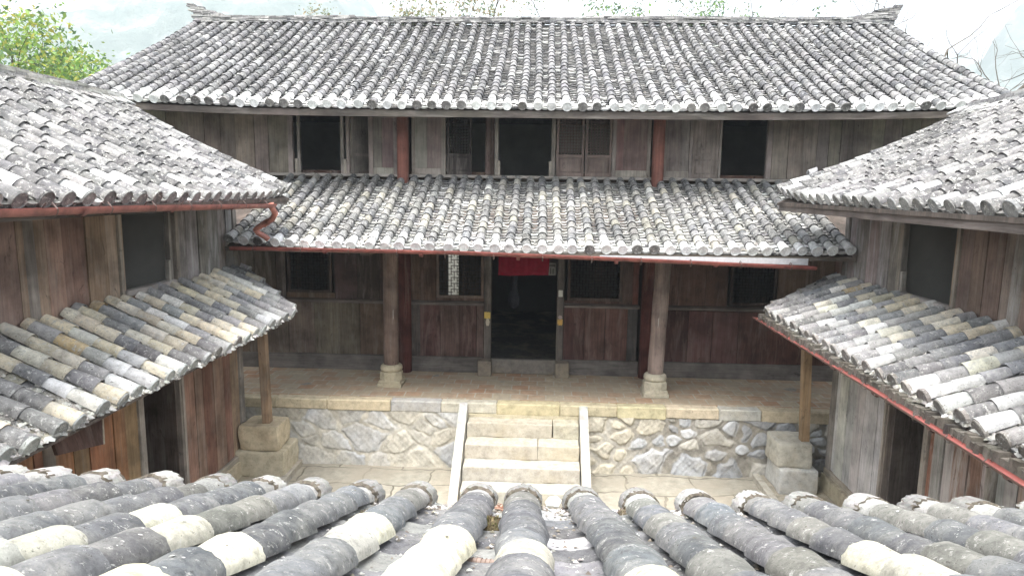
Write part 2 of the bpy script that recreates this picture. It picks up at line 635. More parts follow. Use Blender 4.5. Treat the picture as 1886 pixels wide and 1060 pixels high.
def mat_ground():
    m, nt, b = base_mat("earth_and_scrub", .95, .1)
    v = mapping(nt, (1, 1, 1))
    c = ramp(nt, noise(nt, v, .8, 8, .7), [(0.3, (0.05, 0.07, 0.03)), (0.55, (0.10, 0.11, 0.05)), (0.75, (0.2, 0.17, 0.12))])
    nt.links.new(c, b.inputs['Base Color'])
    bump(nt, b, noise(nt, v, 6, 6, .7), .6, .05)
    return m


def mat_paving(name, bw, bh, c1, c2, mortar, msize, warp=.05, offset=.5, stain=(0.30, 0.27, 0.22)):
    m, nt, b = base_mat(name, .88, .2)
    v = mapping(nt, (1, 1, 1))
    nz = nt.nodes.new('ShaderNodeTexNoise')
    nz.inputs['Scale'].default_value = 2.5
    nt.links.new(v, nz.inputs['Vector'])
    vm = nt.nodes.new('ShaderNodeVectorMath')
    vm.operation = 'SCALE'
    nt.links.new(nz.outputs['Color'], vm.inputs[0])
    vm.inputs['Scale'].default_value = warp
    va = nt.nodes.new('ShaderNodeVectorMath')
    nt.links.new(v, va.inputs[0])
    nt.links.new(vm.outputs[0], va.inputs[1])
    br = nt.nodes.new('ShaderNodeTexBrick')
    br.offset = offset
    br.inputs['Scale'].default_value = 1.0
    br.inputs['Brick Width'].default_value = bw
    br.inputs['Row Height'].default_value = bh
    br.inputs['Mortar Size'].default_value = msize
    br.inputs['Mortar Smooth'].default_value = .3
    br.inputs['Color1'].default_value = (*c1, 1)
    br.inputs['Color2'].default_value = (*c2, 1)
    br.inputs['Mortar'].default_value = (*mortar, 1)
    nt.links.new(va.outputs[0], br.inputs['Vector'])
    c = mix(nt, br.outputs['Color'], ramp(nt, noise(nt, v, 7, 6, .7), [(0.3, .72), (0.7, 1.2)]), 1.0, 'MULTIPLY')
    c = mix(nt, c, stain, ramp(nt, noise(nt, v, 1.3, 5, .65), [(0.42, 0.0), (0.62, .75)]))
    nt.links.new(c, b.inputs['Base Color'])
    n2 = noise(nt, v, 25, 6, .7)
    bump(nt, b, mix(nt, n2, (0, 0, 0), br.outputs['Fac']), .5, .01)
    return m


sheet("ground", -2900, 2900, -1500, 3300, -0.06, mat_ground())
M_YARD = mat_paving("courtyard_flagstone", 1.05, .62, (0.36, 0.33, 0.27), (0.30, 0.285, 0.24), (0.15, 0.14, 0.11), .018, .25)
yard_w = Wave(5, 2.0)
sheet("courtyard_paving", -4.9, 4.8, 1.6, 10.6, 0.0, M_YARD, nx=60, ny=60, zf=lambda x, y: .012 * yard_w(x, y))

# raised walks with a kerb before each wing
for x0, x1 in ((-4.78, -3.95), (3.56, 4.6)):
    m = MB()
    m.box(x0, x1, 1.8, 10.45, -.05, .075, (0.34, 0.31, 0.25))
    kx = x1 if x0 < 0 else x0
    y = 1.8
    while y < 10.3:
        l = rng.uniform(.7, 1.3)
        m.box(kx - .055, kx + .055, y, min(y + l - .012, 10.44), -.04, .10 + rng.uniform(-.006, .006), jit((0.42, 0.40, 0.35), .1), .004)
        y += l
    m.build("path", M_SAND, kind='structure', bevel=.008)

# terrace body and brick floor
m = MB()
m.box(-7.6, 7.3, 10.62, 12.5, -.05, 1.118, (0.3, 0.28, 0.24))
m.build("terrace", M_SAND, kind='structure')
M_BRICK = mat_paving("old_square_brick", .30, .27, (0.42, 0.25, 0.16), (0.45, 0.38, 0.28), (0.46, 0.42, 0.34), .014, .02, .5, (0.38, 0.33, 0.25))
sheet("terrace_floor", -7.6, 7.3, 10.66, 12.5, 1.124, M_BRICK, nx=60, ny=8, zf=lambda x, y: .004 * yard_w(x * 1.5, y * 1.5))


# ------------------------------------------------------------------ rubble wall below the terrace
def rubble(x0, x1, z0, z1, y, n, seed, relief, mortar, stones, joint, mortar_d, squash=1.5, sizevar=1.0, res=.0125, smear=0.0):
    r = np.random.RandomState(seed)
    pts = []
    tries = 0
    while len(pts) < n and tries < 20000:
        tries += 1
        p = (r.uniform(x0, x1), r.uniform(z0, z1))
        rad = r.uniform(.6, 1.5) * sizevar * math.sqrt((x1 - x0) * (z1 - z0) / n)
        rad *= 1.25 if p[1] < z0 + .35 * (z1 - z0) else .8
        if all(((p[0] - q[0]) / squash) ** 2 + (p[1] - q[1]) ** 2 > (.42 * (rad + q[2])) ** 2 * .7 for q in pts):
            pts.append((p[0], p[1], rad))
    pts = np.array(pts)
    nx, nz = int((x1 - x0) / res), int((z1 - z0) / res)
    gx, gz = np.meshgrid(np.linspace(x0, x1, nx + 1), np.linspace(z0, z1, nz + 1))
    w1, w2, w3, w4 = Wave(seed, 6), Wave(seed + 1, 6), Wave(seed + 2, 22), Wave(seed + 5, 45)
    wx, wz = gx + .035 * w1(gx, gz) + .008 * w3(gz, gx), gz + .03 * w2(gx, gz) + .008 * w3(gx, gz)
    d = np.sqrt(((wx[..., None] - pts[:, 0]) / squash) ** 2 + (wz[..., None] - pts[:, 1]) ** 2) / pts[:, 2]
    idx = np.argsort(d, axis=-1)[..., :2]
    d1 = np.take_along_axis(d, idx[..., :1], -1)[..., 0]
    d2 = np.take_along_axis(d, idx[..., 1:2], -1)[..., 0]
    edge = (d2 - d1) - .05 * w2(gx * 1.3, gz * 1.3) - .03 * w3(gx, gz)
    k = idx[..., 0]
    t = np.clip((edge - joint) / .16, 0, 1)
    t = t * t * (3 - 2 * t)
    facing = r.uniform(.5, 1.0, len(pts))[k]
    tilt = r.uniform(-.12, .12, (len(pts), 2))
    off = relief * t * facing + t * relief * .8 * (tilt[k, 0] * (gx - pts[k, 0]) * 6 + tilt[k, 1] * (gz - pts[k, 1]) * 6)
    off += t * relief * .16 * w3(gx, gz) + .003 * w4(gx, gz)
    off[0, :] = np.minimum(off[0, :], 0)
    Y_ = y - off
    pal = np.array([stones[i] for i in r.randint(0, len(stones), len(pts))]) * r.uniform(.82, 1.18, (len(pts), 1))
    if x0 > 0:
        near = pts[:, 0] < x0 + .75 + .5 * (pts[:, 1] > .6)
        pal[near] = np.array((0.53, 0.49, 0.40))
    tc = np.clip((edge - joint * .6) / .08, 0, 1)[..., None]
    tc = tc * (1 - smear * np.clip(.45 + .8 * w2(gx * .5 + 7, gz * .7), 0, 1))[..., None]
    mt = np.array(mortar)[None, None] * (1 + .18 * w1(gx * 2, gz * 3))[..., None]
    if x0 > 0: mt = mt * (1 + .9 * np.clip(1 - (gx - x0) / 1.0, 0, 1))[..., None]
    col = pal[k] * tc + mt * (1 - tc)
    vs = np.stack([gx, Y_, gz], -1).reshape(-1, 3)
    W_ = nx + 1
    fs, cs = [], []
    cf = np.clip(col, .02, .9)
    for j in range(nz):
        for i in range(nx):
            fs.append((j * W_ + i, j * W_ + i + 1, (j + 1) * W_ + i + 1, (j + 1) * W_ + i))
            cs.append(tuple(cf[j, i]))
    return vs, fs, cs


wall = thing("stone_wall", (0, 10.5, 0), "rubble stone terrace wall, bluish boulders and cream mortar, flanking the stone steps", "stone wall")
m = MB()
vs, fs, cs = rubble(-5.2, -1.24, -.04, .96, 10.52, 27, 11, .017, (0.50, 0.475, 0.41), [(0.48, 0.49, 0.50), (0.51, 0.51, 0.50), (0.52, 0.49, 0.42), (0.46, 0.475, 0.495), (0.50, 0.485, 0.45)], .10, 0, 1.6, smear=.75)
m.add(vs, fs, cs, True)
m.box(-5.2, -1.24, 10.53, 10.64, -.04, .955, (0.3, 0.28, 0.22))
m.build("masonry", M_STONE, wall, label="left stretch, big rounded boulders smeared with cream mortar")
m = MB()
vs, fs, cs = rubble(.80, 5.2, -.04, .96, 10.52, 48, 29, .038, (0.27, 0.255, 0.225), [(0.46, 0.475, 0.49), (0.52, 0.525, 0.53), (0.34, 0.355, 0.375), (0.42, 0.43, 0.44), (0.50, 0.48, 0.43)], .22, 0, 1.35, 1.25, smear=.25)
m.add(vs, fs, cs, True)
m.box(.80, 5.2, 10.56, 10.64, -.04, .955, (0.2, 0.18, 0.16))
m.build("masonry", M_STONE, wall, label="right stretch, pale angular stones in dark mortar")
m = MB()
x = -5.25
while x < 5.2:
    l = rng.uniform(.6, 1.25)
    x1 = min(x + l, 5.25)
    m.box(x, x1 - .004, 10.492 + rng.uniform(-.008, .010), 10.70 + rng.uniform(-.02, .02), .955 + rng.uniform(-.02, .01), 1.137 + rng.uniform(-.003, .003), jit(rng.choice([(0.50, 0.44, 0.31), (0.47, 0.44, 0.36), (0.52, 0.45, 0.29), (0.46, 0.45, 0.41)]), .08), .006)
    x = x1
m.build("coping", M_SAND, wall, bevel=.016)


def rough_block(x0, x1, y0, y1, z0, z1, col, amp=.025, n=12, seed=1, rnd=.25):
    mb = MB()
    w, w2 = Wave(seed, 7), Wave(seed + 9, 22)
    c = V((x0 + x1) / 2, (y0 + y1) / 2, (z0 + z1) / 2)
    h = V((x1 - x0) / 2, (y1 - y0) / 2, (z1 - z0) / 2)
    for ax in range(3):
        for sg in (-1, 1):
            a, b = [i for i in range(3) if i != ax]
            vs = []
            for j in range(n + 1):
                for i in range(n + 1):
                    p = V(0, 0, 0)
                    p[ax] = sg
                    p[a], p[b] = -1 + 2 * i / n, -1 + 2 * j / n
                    q = p * h
                    # soften the arrises
                    cr = min(h) * rnd
                    inner = np.clip(q, -(h - cr), h - cr)
                    dd = q - inner
                    L = np.linalg.norm(dd)
                    if L > 1e-6: q = inner + dd / L * cr
                    q = c + q
                    q = q + p / np.linalg.norm(p) * (amp * w(*q) + amp * .3 * w2(*q))
                    vs.append(q)
            fs = [(j * (n + 1) + i, j * (n + 1) + i + 1, (j + 1) * (n + 1) + i + 1, (j + 1) * (n + 1) + i) for j in range(n) for i in range(n)]
            if (sg > 0) != (ax == 1): pass
            else: fs = [f[::-1] for f in fs]
            mb.add(vs, fs, col, True)
    return mb


for (a, lab, s, c) in (((-4.83, -3.95, 9.76, 10.43, .06, .49), "large rough cream stone block lying on the ground at the brown wing's corner", 3, (0.50, 0.45, 0.34)),
                       ((-4.66, -4.05, 9.80, 10.36, .49, .89), "cream stone block with a post foot on top, by the shorter left flank", 5, (0.52, 0.44, 0.31)),
                       ((3.70, 4.28, 9.76, 10.40, .06, .46), "grey pitted cube of stone on the ground beside the bleached planks", 8, (0.52, 0.52, 0.50)),
                       ((3.66, 4.19, 9.82, 10.38, .46, .86), "grey squared stone block carrying a timber post before the pale angular masonry", 13, (0.45, 0.43, 0.37))):
    o = rough_block(*a, c, .010 if a[0] > 0 else .016, 14, s, .16).build("stone_block", M_SAND)
    tag(o, lab, "stone block", "stacked stone blocks at the terrace corners")

# ------------------------------------------------------------------ stone steps
st = thing("stone_staircase", (-.23, 9.8, 0), "cream stone steps climbing to the brick terrace between two sloping side slabs", "steps")
tread = [(10.19, .905), (9.85, .68), (9.53, .455), (9.19, .23)]
for i, (yf, z) in enumerate(tread):
    m = MB()
    yb = 10.52
    cuts = {0: [-1.12, .25, .665], 1: [-1.12, .02, .665]}.get(i, [-1.12, .665])
    for a, b in zip(cuts[:-1], cuts[1:]):
        m2 = rough_block(a + .004, b - .004, yf, yb, z - .225, z, jit((0.43, 0.40, 0.33) if i < 2 else (0.40, 0.39, 0.345), .05), .007, 14, 40 + i, .07)
        m.v, b0 = m.v + m2.v, len(m.v)
        m.f += [tuple(k + b0 for k in f) for f in m2.f]
        m.c += m2.c
        m.s += m2.s
    m.build("step", M_SAND, st)
m = rough_block(-1.235, .795, 10.475, 10.62, .60, .955, (0.48, 0.43, 0.31), .006, 14, 77, .07)
m.build("step", M_SAND, st)
for x0, x1 in ((-1.28, -1.125), (.67, .825)):
    m = MB()
    N_ = 14
    w = Wave(int(x0 * 10) + 50, 3)
    for k in range(N_):
        t0, t1 = k / N_, (k + 1) / N_
        ya, yb_ = 10.46 - 1.5 * t0, 10.46 - 1.5 * t1
        za, zb = 1.145 - 1.09 * t0 + .012 * w(t0 * 4), 1.145 - 1.09 * t1 + .012 * w(t1 * 4)
        lo = -.04
        vsl = [(x0, ya, lo), (x1, ya, lo), (x1, yb_, lo), (x0, yb_, lo), (x0 + .01, ya, za), (x1 - .01, ya, za), (x1 - .01, yb_, zb), (x0 + .01, yb_, zb)]
        fl = [(4, 7, 6, 5), (0, 3, 7, 4), (1, 5, 6, 2)]
        if k == N_ - 1: fl.append((3, 2, 6, 7))
        if k == 0: fl.append((0, 4, 5, 1))
        m.add(vsl, fl, jit((0.41, 0.405, 0.37), .04))
    m.build("side_slab", M_SAND, st)

# ------------------------------------------------------------------ wall-building helpers
BROWN = [(0.19, 0.13, 0.10), (0.22, 0.155, 0.115), (0.16, 0.115, 0.09), (0.24, 0.18, 0.14)]
GREYB = [(0.21, 0.17, 0.14), (0.25, 0.205, 0.17), (0.18, 0.145, 0.12), (0.27, 0.23, 0.195)]
REDB = [(0.17, 0.10, 0.08), (0.19, 0.115, 0.09), (0.14, 0.085, 0.068), (0.175, 0.115, 0.09)]
PINKB = [(0.21, 0.15, 0.135), (0.19, 0.13, 0.12), (0.24, 0.19, 0.17)]
ORANGE = [(0.30, 0.14, 0.075), (0.34, 0.19, 0.10), (0.25, 0.125, 0.075), (0.27, 0.17, 0.10), (0.36, 0.155, 0.09)]
PALEW = [(0.46, 0.455, 0.45), (0.40, 0.39, 0.38), (0.52, 0.515, 0.51), (0.31, 0.28, 0.265)]
FRAME = (0.27, 0.235, 0.20)


BROWN, GREYB, REDB, PINKB, ORANGE = [[tuple(x * k for x in c) for c in p] for p, k in ((BROWN, 1.15), (GREYB, 1.0), (REDB, .9), (PINKB, .95), (ORANGE, 1.1))]


class Plane:
    """a wall plane: u runs along it, o stands out of it towards the courtyard"""

    def __init__(self, kind, at):
        self.kind, self.at = kind, at

    def box(self, mb, u0, u1, z0, z1, o0, o1, col, j=0.0):
        if self.kind == 'y': mb.box(u0, u1, self.at - o1, self.at - o0, z0, z1, col, j)
        elif self.kind == '+x': mb.box(self.at + o0, self.at + o1, u0, u1, z0, z1, col, j)
        else: mb.box(self.at - o1, self.at - o0, u0, u1, z0, z1, col, j)

    def planks(self, mb, u0, u1, z0, z1, cols, w=(.16, .26), o=0.0, th=.03, gap=.009):
        u = u0
        while u < u1 - .01:
            e = u + rng.uniform(*w)
            if u1 - e < w[0] * .5: e = u1
            oo = o + rng.uniform(-.009, .009)
            self.box(mb, u + gap / 2, e - gap / 2, z0 + rng.uniform(0, .006), z1, oo - th, oo, jit(rng.choice(cols), .2, .05), .003)
            u = e
        self.box(mb, u0, u1, z0, z1, o - th - .02, o - th - .008, (0.03, 0.025, 0.02))


FU = Plane('y', 12.2)      # main house, storey above the porch roof
FL = Plane('y', 12.37)     # main house, ground storey
WL = Plane('+x', -4.7)     # brown wing
WR = Plane('-x', 4.5)      # pale wing


def lattice(mb, pl, u0, u1, z0, z1, o, style, col=(0.10, 0.08, 0.07), p=.055, b=.013):
    d0, d1 = o - .014, o
    if style == 'grid':
        n = max(2, int((u1 - u0) / p)); k = max(2, int((z1 - z0) / p))
        for i in range(1, n):
            u = u0 + (u1 - u0) * i / n
            pl.box(mb, u - b / 2, u + b / 2, z0, z1, d0, d1, jit(col, .2))
        for i in range(1, k):
            z = z0 + (z1 - z0) * i / k
            pl.box(mb, u0, u1, z - b / 2, z + b / 2, d0 - .004, d1 - .004, jit(col, .2))
    else:                                   # interlocking short bars
        n = max(3, int((u1 - u0) / p)); k = max(3, int((z1 - z0) / p))
        du, dz = (u1 - u0) / n, (z1 - z0) / k
        for i in range(n + 1):
            for j in range(k + 1):
                u, z = u0 + i * du, z0 + j * dz
                if (i + 2 * j) % 4 in (0, 1):
                    pl.box(mb, u - b / 2, min(u + 1.5 * du, u1), z - b / 2, z + b / 2, d0, d1, jit(col, .2))
                if (2 * i + j) % 4 in (0, 3):
                    pl.box(mb, u - b / 2, u + b / 2, z, min(z + 2.0 * dz, z1), d0 - .003, d1 - .003, jit(col, .2))


def window(parent, pl, u0, u1, z0, z1, o=.03, fw=.05, col=(0.16, 0.12, 0.10), style='maze', mat=None, lat=(0.09, 0.075, 0.068)):
    m = MB()
    pl.box(m, u0 - fw, u0, z0 - fw, z1 + fw, o - .05, o, col)
    pl.box(m, u1, u1 + fw, z0 - fw, z1 + fw, o - .05, o, col)
    pl.box(m, u0, u1, z0 - fw, z0, o - .05, o + .01, col)
    pl.box(m, u0, u1, z1, z1 + fw, o - .05, o, col)
    w = m.build("window", mat or M_WOOD_RED, parent)
    m = MB()
    lattice(m, pl, u0, u1, z0, z1, o - .02, style, lat)
    m.build("lattice", M_WOOD_RED, w)
    return w


# ------------------------------------------------------------------ main house
mh = thing("main_house", (0, 12.4, 0), "long two-storey timber house facing the steps, with dark open doorways and a tiled porch roof", "house")

RED_SHADED = [tuple(x * .68 for x in c) for c in REDB]  # shaded copy of the red boards for under the porch
# --- ground storey, porch shade darkened into its colours
m = MB()
FL.planks(m, -7.5, -2.66, 1.42, 2.42, [tuple(x * .72 for x in c) for c in GREYB + BROWN], (.5, .9))  # grey and brown boards darkened as porch shade
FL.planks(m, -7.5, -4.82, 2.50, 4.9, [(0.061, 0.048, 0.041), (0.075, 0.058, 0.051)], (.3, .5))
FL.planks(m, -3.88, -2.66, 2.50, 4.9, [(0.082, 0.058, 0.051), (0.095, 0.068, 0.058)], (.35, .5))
FL.planks(m, -4.82, -3.88, 3.62, 4.9, RED_SHADED)
FL.planks(m, -4.82, -3.88, 2.50, 2.60, RED_SHADED, (.9, 1.0))
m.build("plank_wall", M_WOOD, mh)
m = MB()
FL.box(m, -2.42, -2.26, 1.42, 2.42, -.03, 0, (0.088, 0.078, 0.071))
FL.planks(m, -2.26, -1.04, 1.42, 2.42, [(0.116, 0.068, 0.058), (0.136, 0.085, 0.071), (0.102, 0.058, 0.051), (0.150, 0.102, 0.085)], (.26, .4))
FL.planks(m, -2.42, -1.95, 2.50, 4.9, RED_SHADED)
FL.planks(m, -1.95, -1.04, 3.62, 4.9, RED_SHADED)
FL.planks(m, -1.95, -1.04, 2.50, 2.555, RED_SHADED, (.9, 1.0))
m.build("plank_wall", M_WOOD_RED, mh)
m = MB()
FL.planks(m, .46, 1.66, 1.42, 2.42, [(0.116, 0.065, 0.054), (0.102, 0.054, 0.048), (0.129, 0.075, 0.061)], (.28, .42))
FL.box(m, 1.66, 1.84, 1.42, 2.42, -.03, 0, (0.088, 0.082, 0.078))
FL.planks(m, 1.54, 1.84, 2.50, 4.9, [(0.136, 0.061, 0.048), (0.095, 0.068, 0.061)], (.12, .2))
FL.planks(m, .46, 1.54, 3.62, 4.9, RED_SHADED)
FL.planks(m, .46, 1.54, 2.50, 2.555, RED_SHADED, (1.0, 1.2))
m.build("plank_wall", M_WOOD_RED, mh)
m = MB()
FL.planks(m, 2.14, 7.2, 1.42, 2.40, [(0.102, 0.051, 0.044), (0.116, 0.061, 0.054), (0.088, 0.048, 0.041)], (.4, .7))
FL.planks(m, 2.14, 3.48, 2.50, 4.9, RED_SHADED, (.35, .6))
FL.planks(m, 4.38, 7.2, 2.50, 4.9, RED_SHADED, (.35, .6))
FL.planks(m, 3.48, 4.38, 3.55, 4.9, RED_SHADED)
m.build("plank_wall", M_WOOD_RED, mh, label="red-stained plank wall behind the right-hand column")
for a, b in ((-7.5, -2.66), (-2.42, -1.04), (.46, 1.88), (2.14, 7.2)):
    m = MB()
    FL.box(m, a, b, 2.42, 2.47, -.04, .035, (0.163, 0.136, 0.122), .003)
    FL.box(m, a, b, 2.47, 2.50, -.04, .012, (0.082, 0.065, 0.058), .003)
    m.build("rail", M_BEAM_X, mh, bevel=.006)
    m = MB()
    FL.box(m, a, b, 1.125, 1.42, -.06, .025, (0.163, 0.146, 0.133), .004)
    m.build("base_beam", M_BEAM_X, mh, bevel=.006)
m = MB()
FL.box(m, -.90, .33, 1.125, 1.40, -.08, .05, (0.204, 0.184, 0.160), .004)
m.build("threshold", M_SAND, mh, bevel=.012)
for u in (-1.0, .45):
    m = MB()
    s_ = -1 if u < 0 else 1
    FL.box(m, u - .13, u + .12, 1.12, 1.41, .052, .27, (0.231, 0.197, 0.156), .008)
    m.build("door_stone", M_SAND, mh, bevel=.015)
for a, b in ((-1.035, -.90), (.33, .455)):
    m = MB()
    FL.box(m, a, b, 1.40, 4.6, -.10, .06, (0.116, 0.102, 0.092), .003)
    m.build("door_post", M_WOOD, mh, bevel=.008)
window(mh, FL, -1.89, -1.10, 2.61, 3.56, lat=(0.082, 0.068, 0.058))
window(mh, FL, .57, 1.48, 2.61, 3.56, col=(0.068, 0.051, 0.044), lat=(0.031, 0.026, 0.024))
window(mh, FL, -4.72, -3.98, 2.66, 3.55, col=(0.048, 0.037, 0.034), lat=(0.024, 0.020, 0.019))  # frame and lattice colours darkened as porch shade
window(mh, FL, 3.56, 4.30, 2.58, 3.48, col=(0.048, 0.034, 0.031), lat=(0.020, 0.018, 0.016))
for x, y in ((-2.54, 12.32), (2.01, 12.32)):
    m = MB()
    m.lathe(x, y, [(.125, 1.12), (.125, 4.8)], 24, (0.102, 0.037, 0.031))
    m.build("post", M_WOOD_RED, mh)

# --- porch columns on stone bases
for (x, y, lean, cc) in ((-2.61, 11.46, (.004, 0), (0.19, 0.135, 0.11)), (2.02, 11.28, (.028, 0), (0.26, 0.20, 0.175))):
    m = MB()
    prof = [(.132 + .004 * math.sin(k * 1.7), 1.49 + k * .25) for k in range(11)]
    m.lathe(x, y, prof, 28, cc, lean=lean)
    # a fleck of bare wood where the stain has come away
    a0 = -1.15 if x < 0 else -1.9
    for (z0, z1, da) in ((2.36, 2.47, .14),):
        q = [(x + lean[0] * (z - 1.49) + .1375 * math.cos(a), y + .1375 * math.sin(a), z) for (a, z) in ((a0, z1), (a0 + da, z1 + .04), (a0 + da * .9, z0), (a0 + .05, z0 - .05))]
        m.add(q, [(0, 3, 2, 1)], (0.5, 0.46, 0.42))
    c_ = m.build("column", M_WOOD, mh)
    m = MB()
    bc = (0.44, 0.39, 0.28) if x < 0 else (0.50, 0.46, 0.36)
    m.lathe(x, y, [(.15, 1.375), (.185, 1.39), (.197, 1.425), (.19, 1.47), (.16, 1.50), (.13, 1.505)], 26, bc)
    m.lathe(x, y, [(.205, 1.225), (.21, 1.24), (.205, 1.36), (.18, 1.38)], 8, bc, smooth=False, rot=math.pi / 8)
    for (h_, z0, z1) in ((.215, 1.12, 1.19), (.198, 1.19, 1.235)):
        m.box(x - h_, x + h_, y - h_, y + h_, z0, z1, bc, .004)
    m.build("column_base", M_SAND, c_, bevel=.008)

# --- upper storey
m = MB()
FU.planks(m, -7.5, -4.62, 4.84, 6.38, GREYB, (.24, .42))
m.build("plank_wall", M_WOOD, mh, label="grey-brown plank wall at the left end of the upper storey")
m = MB()
FU.planks(m, 4.05, 7.2, 4.84, 6.38, [(0.19, 0.165, 0.145), (0.17, 0.145, 0.125), (0.21, 0.18, 0.155)], (.2, .34))
m.build("plank_wall", M_WOOD, mh, label="grey-brown plank wall at the right end of the upper storey")
m = MB()
FU.box(m, -7.5, 7.2, 4.785, 4.84, -.06, .05, (0.30, 0.27, 0.24), .004)
m.build("sill_beam", M_BEAM_X, mh, bevel=.006)
m = MB()
for a, b, o1 in ((-4.62, -4.53, .02), (-4.45, -4.40, .01), (-3.66, -3.60, .01), (-3.55, -3.49, .02), (-3.14, -3.06, .02), (-2.69, -2.62, .02), (-2.36, -2.30, .02), (-1.82, -1.74, .02),
                 (-.855, -.79, .02), (.16, .235, .02), (1.24, 1.31, .02), (1.86, 1.925, .02), (2.14, 2.20, .02), (2.60, 2.655, .015), (3.12, 3.165, .015), (3.95, 4.045, .02)):
    m = MB()
    FU.box(m, a, b, 4.84, 6.38, -.05, o1, jit((0.25, 0.215, 0.19), .12), .003)
    m.build("stile", M_WOOD, mh, bevel=.005)
for a, b in ((-3.06, -2.69), (-2.30, -1.82), (1.31, 1.86), (2.20, 2.60)):
    m = MB()
    FU.box(m, a, b, 4.84, 4.955, -.04, .012, jit((0.31, 0.275, 0.235), .12), .003)
    m.build("bottom_rail", M_WOOD, mh, bevel=.005)
for u in (-4.47, -3.575, -.775, .145):
    m = MB()
    FU.box(m, u - .025, u + .025, 4.84, 5.10, -.03, .035, (0.33, 0.29, 0.24), .003)
    m.build("hinge_block", M_WOOD, mh, bevel=.005)
for a, b, c in ((-3.06, -2.9, (0.17, 0.15, 0.13)), (-2.9, -2.69, (0.17, 0.125, 0.115)), (-2.30, -2.08, (0.27, 0.25, 0.215)), (-2.08, -1.82, (0.20, 0.155, 0.14)),
                (1.31, 1.45, (0.20, 0.12, 0.105)), (1.45, 1.86, (0.18, 0.125, 0.115)), (2.20, 2.45, (0.20, 0.16, 0.145)), (2.45, 2.60, (0.22, 0.185, 0.165))):
    m = MB()
    FU.box(m, a, b - .004, 4.955, 6.38, -.03, -.004 + rng.uniform(-.004, .004), jit(c, .05))
    m.build("wall_panel", M_WOOD, mh)


def leaf(name, u0, u1, lat, col):
    """a shutter leaf: stiles, rails, a lower panel and (if lat) a lattice above"""
    z0, z1, zm = 4.845, 6.36, 5.20
    m = MB()
    w = .045
    FU.box(m, u0, u0 + w, z0, z1, -.035, .0, col)
    FU.box(m, u1 - w, u1, z0, z1, -.035, .0, col)
    for z in (z0, zm - .03, z1 - .05):
        FU.box(m, u0 + w, u1 - w, z, z + .055, -.035, -.003, col)
    FU.box(m, u0 + w, u1 - w, z0 + .055, zm - .03, -.028, -.018, tuple(c * .85 for c in col))
    FU.box(m, u0 + w + .03, u1 - w - .03, z0 + .085, zm - .06, -.018, -.008, col)
    if not lat:
        FU.box(m, u0 + w, u1 - w, zm + .025, z1 - .05, -.028, -.018, col)
        FU.box(m, u0 + w + .04, (u0 + u1) / 2 - .012, zm + .07, z1 - .1, -.018, -.008, tuple(c * 1.08 for c in col))
        FU.box(m, (u0 + u1) / 2 + .004, u1 - w - .04, zm + .07, z1 - .1, -.018, -.008, col)
    s = m.build(name, M_WOOD, mh, bevel=.003)
    if lat:
        m = MB()
        lattice(m, FU, u0 + w, u1 - w, zm + .025, z1 - .05, -.014, 'grid', tuple(c * .72 for c in col), .05, .013)
        m.build("lattice", M_WOOD_RED, s)
    return s


leaf("shutter", .25, .745, True, (0.20, 0.15, 0.13))
leaf("shutter", .765, 1.235, True, (0.20, 0.15, 0.13))
leaf("shutter", -1.72, -1.27, True, (0.05, 0.04, 0.037))  # leaf darkened to read as the shade of the opening beside it
leaf("shutter", 2.66, 3.115, False, (0.24, 0.20, 0.175))


def swung(u_h, dx, dy, col, z1=6.36):
    """a leaf standing open into the room, hinged at u_h"""
    m = MB()
    L = math.hypot(dx, dy)
    ux, uy = dx / L, dy / L
    nx, ny = -uy * .018, ux * .018
    for a, b, c in ((0, .055, col), (.055, L * .5, tuple(k * .8 for k in col)), (L * .5 + .004, L - .055, tuple(k * .7 for k in col)), (L - .055, L, col)):
        q = [(u_h + ux * t + s * nx, 12.24 + uy * t + s * ny) for t, s in ((a, -1), (b, -1), (b, 1), (a, 1))]
        m.prism([(x, y, 4.85) for x, y in q], [(x, y, z1) for x, y in q], c)
    for z in (5.16,):
        q = [(u_h + ux * t + s * nx * 1.4, 12.24 + uy * t + s * ny * 1.4) for t, s in ((.05, -1), (L - .05, -1), (L - .05, 1), (.05, 1))]
        m.prism([(x, y, z) for x, y in q], [(x, y, z + .05) for x, y in q], col)
    m.build("shutter", M_WOOD, mh, label="shutter leaf standing open into the dark room")


swung(-3.48, .34, .55, (0.24, 0.21, 0.185))
swung(-1.02, .14, .10, (0.16, 0.115, 0.10))
for x in (-2.49, 2.035):
    m = MB()
    m.lathe(x, 12.06, [(.105, 4.45), (.105, 6.22)], 24, (0.20, 0.085, 0.065))
    m.build("post", M_WOOD_RED, mh)

# --- rooms, rear and gable walls
m = MB()
wh = (0.74, 0.74, 0.70)  # paled so the upper rooms look dimly lit
gx0, gx1 = -2.62, -2.31          # rear doorway left ajar
m.box(-7.5, 7.2, 18.7, 18.9, 4.62, 6.34, wh)
m.build("rear_wall", M_PLASTER, mh)
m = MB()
dw = (0.10, 0.095, 0.09)  # gloom of the lower room put into the wall colour
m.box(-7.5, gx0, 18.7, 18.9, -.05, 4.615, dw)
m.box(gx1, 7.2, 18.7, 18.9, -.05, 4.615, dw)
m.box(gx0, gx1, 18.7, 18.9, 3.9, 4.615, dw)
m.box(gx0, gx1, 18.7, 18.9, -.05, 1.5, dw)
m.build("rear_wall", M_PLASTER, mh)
for x in (-7.6, 7.2):
    m = MB()
    pts = [(12.15, -.05), (12.15, 6.35), (15.5, 8.0), (18.9, 6.35), (18.9, -.05)]
    m.prism([(x, a, b) for a, b in pts], [(x + .1, a, b) for a, b in pts], (0.3, 0.28, 0.25))
    m.build("gable_wall", M_PLASTER, mh)
m = MB()
m.box(-7.5, 7.2, 12.36, 18.7, 4.58, 4.78, (0.08, 0.065, 0.055))
m.build("upper_floor", M_BEAM_X, mh)
m = MB()
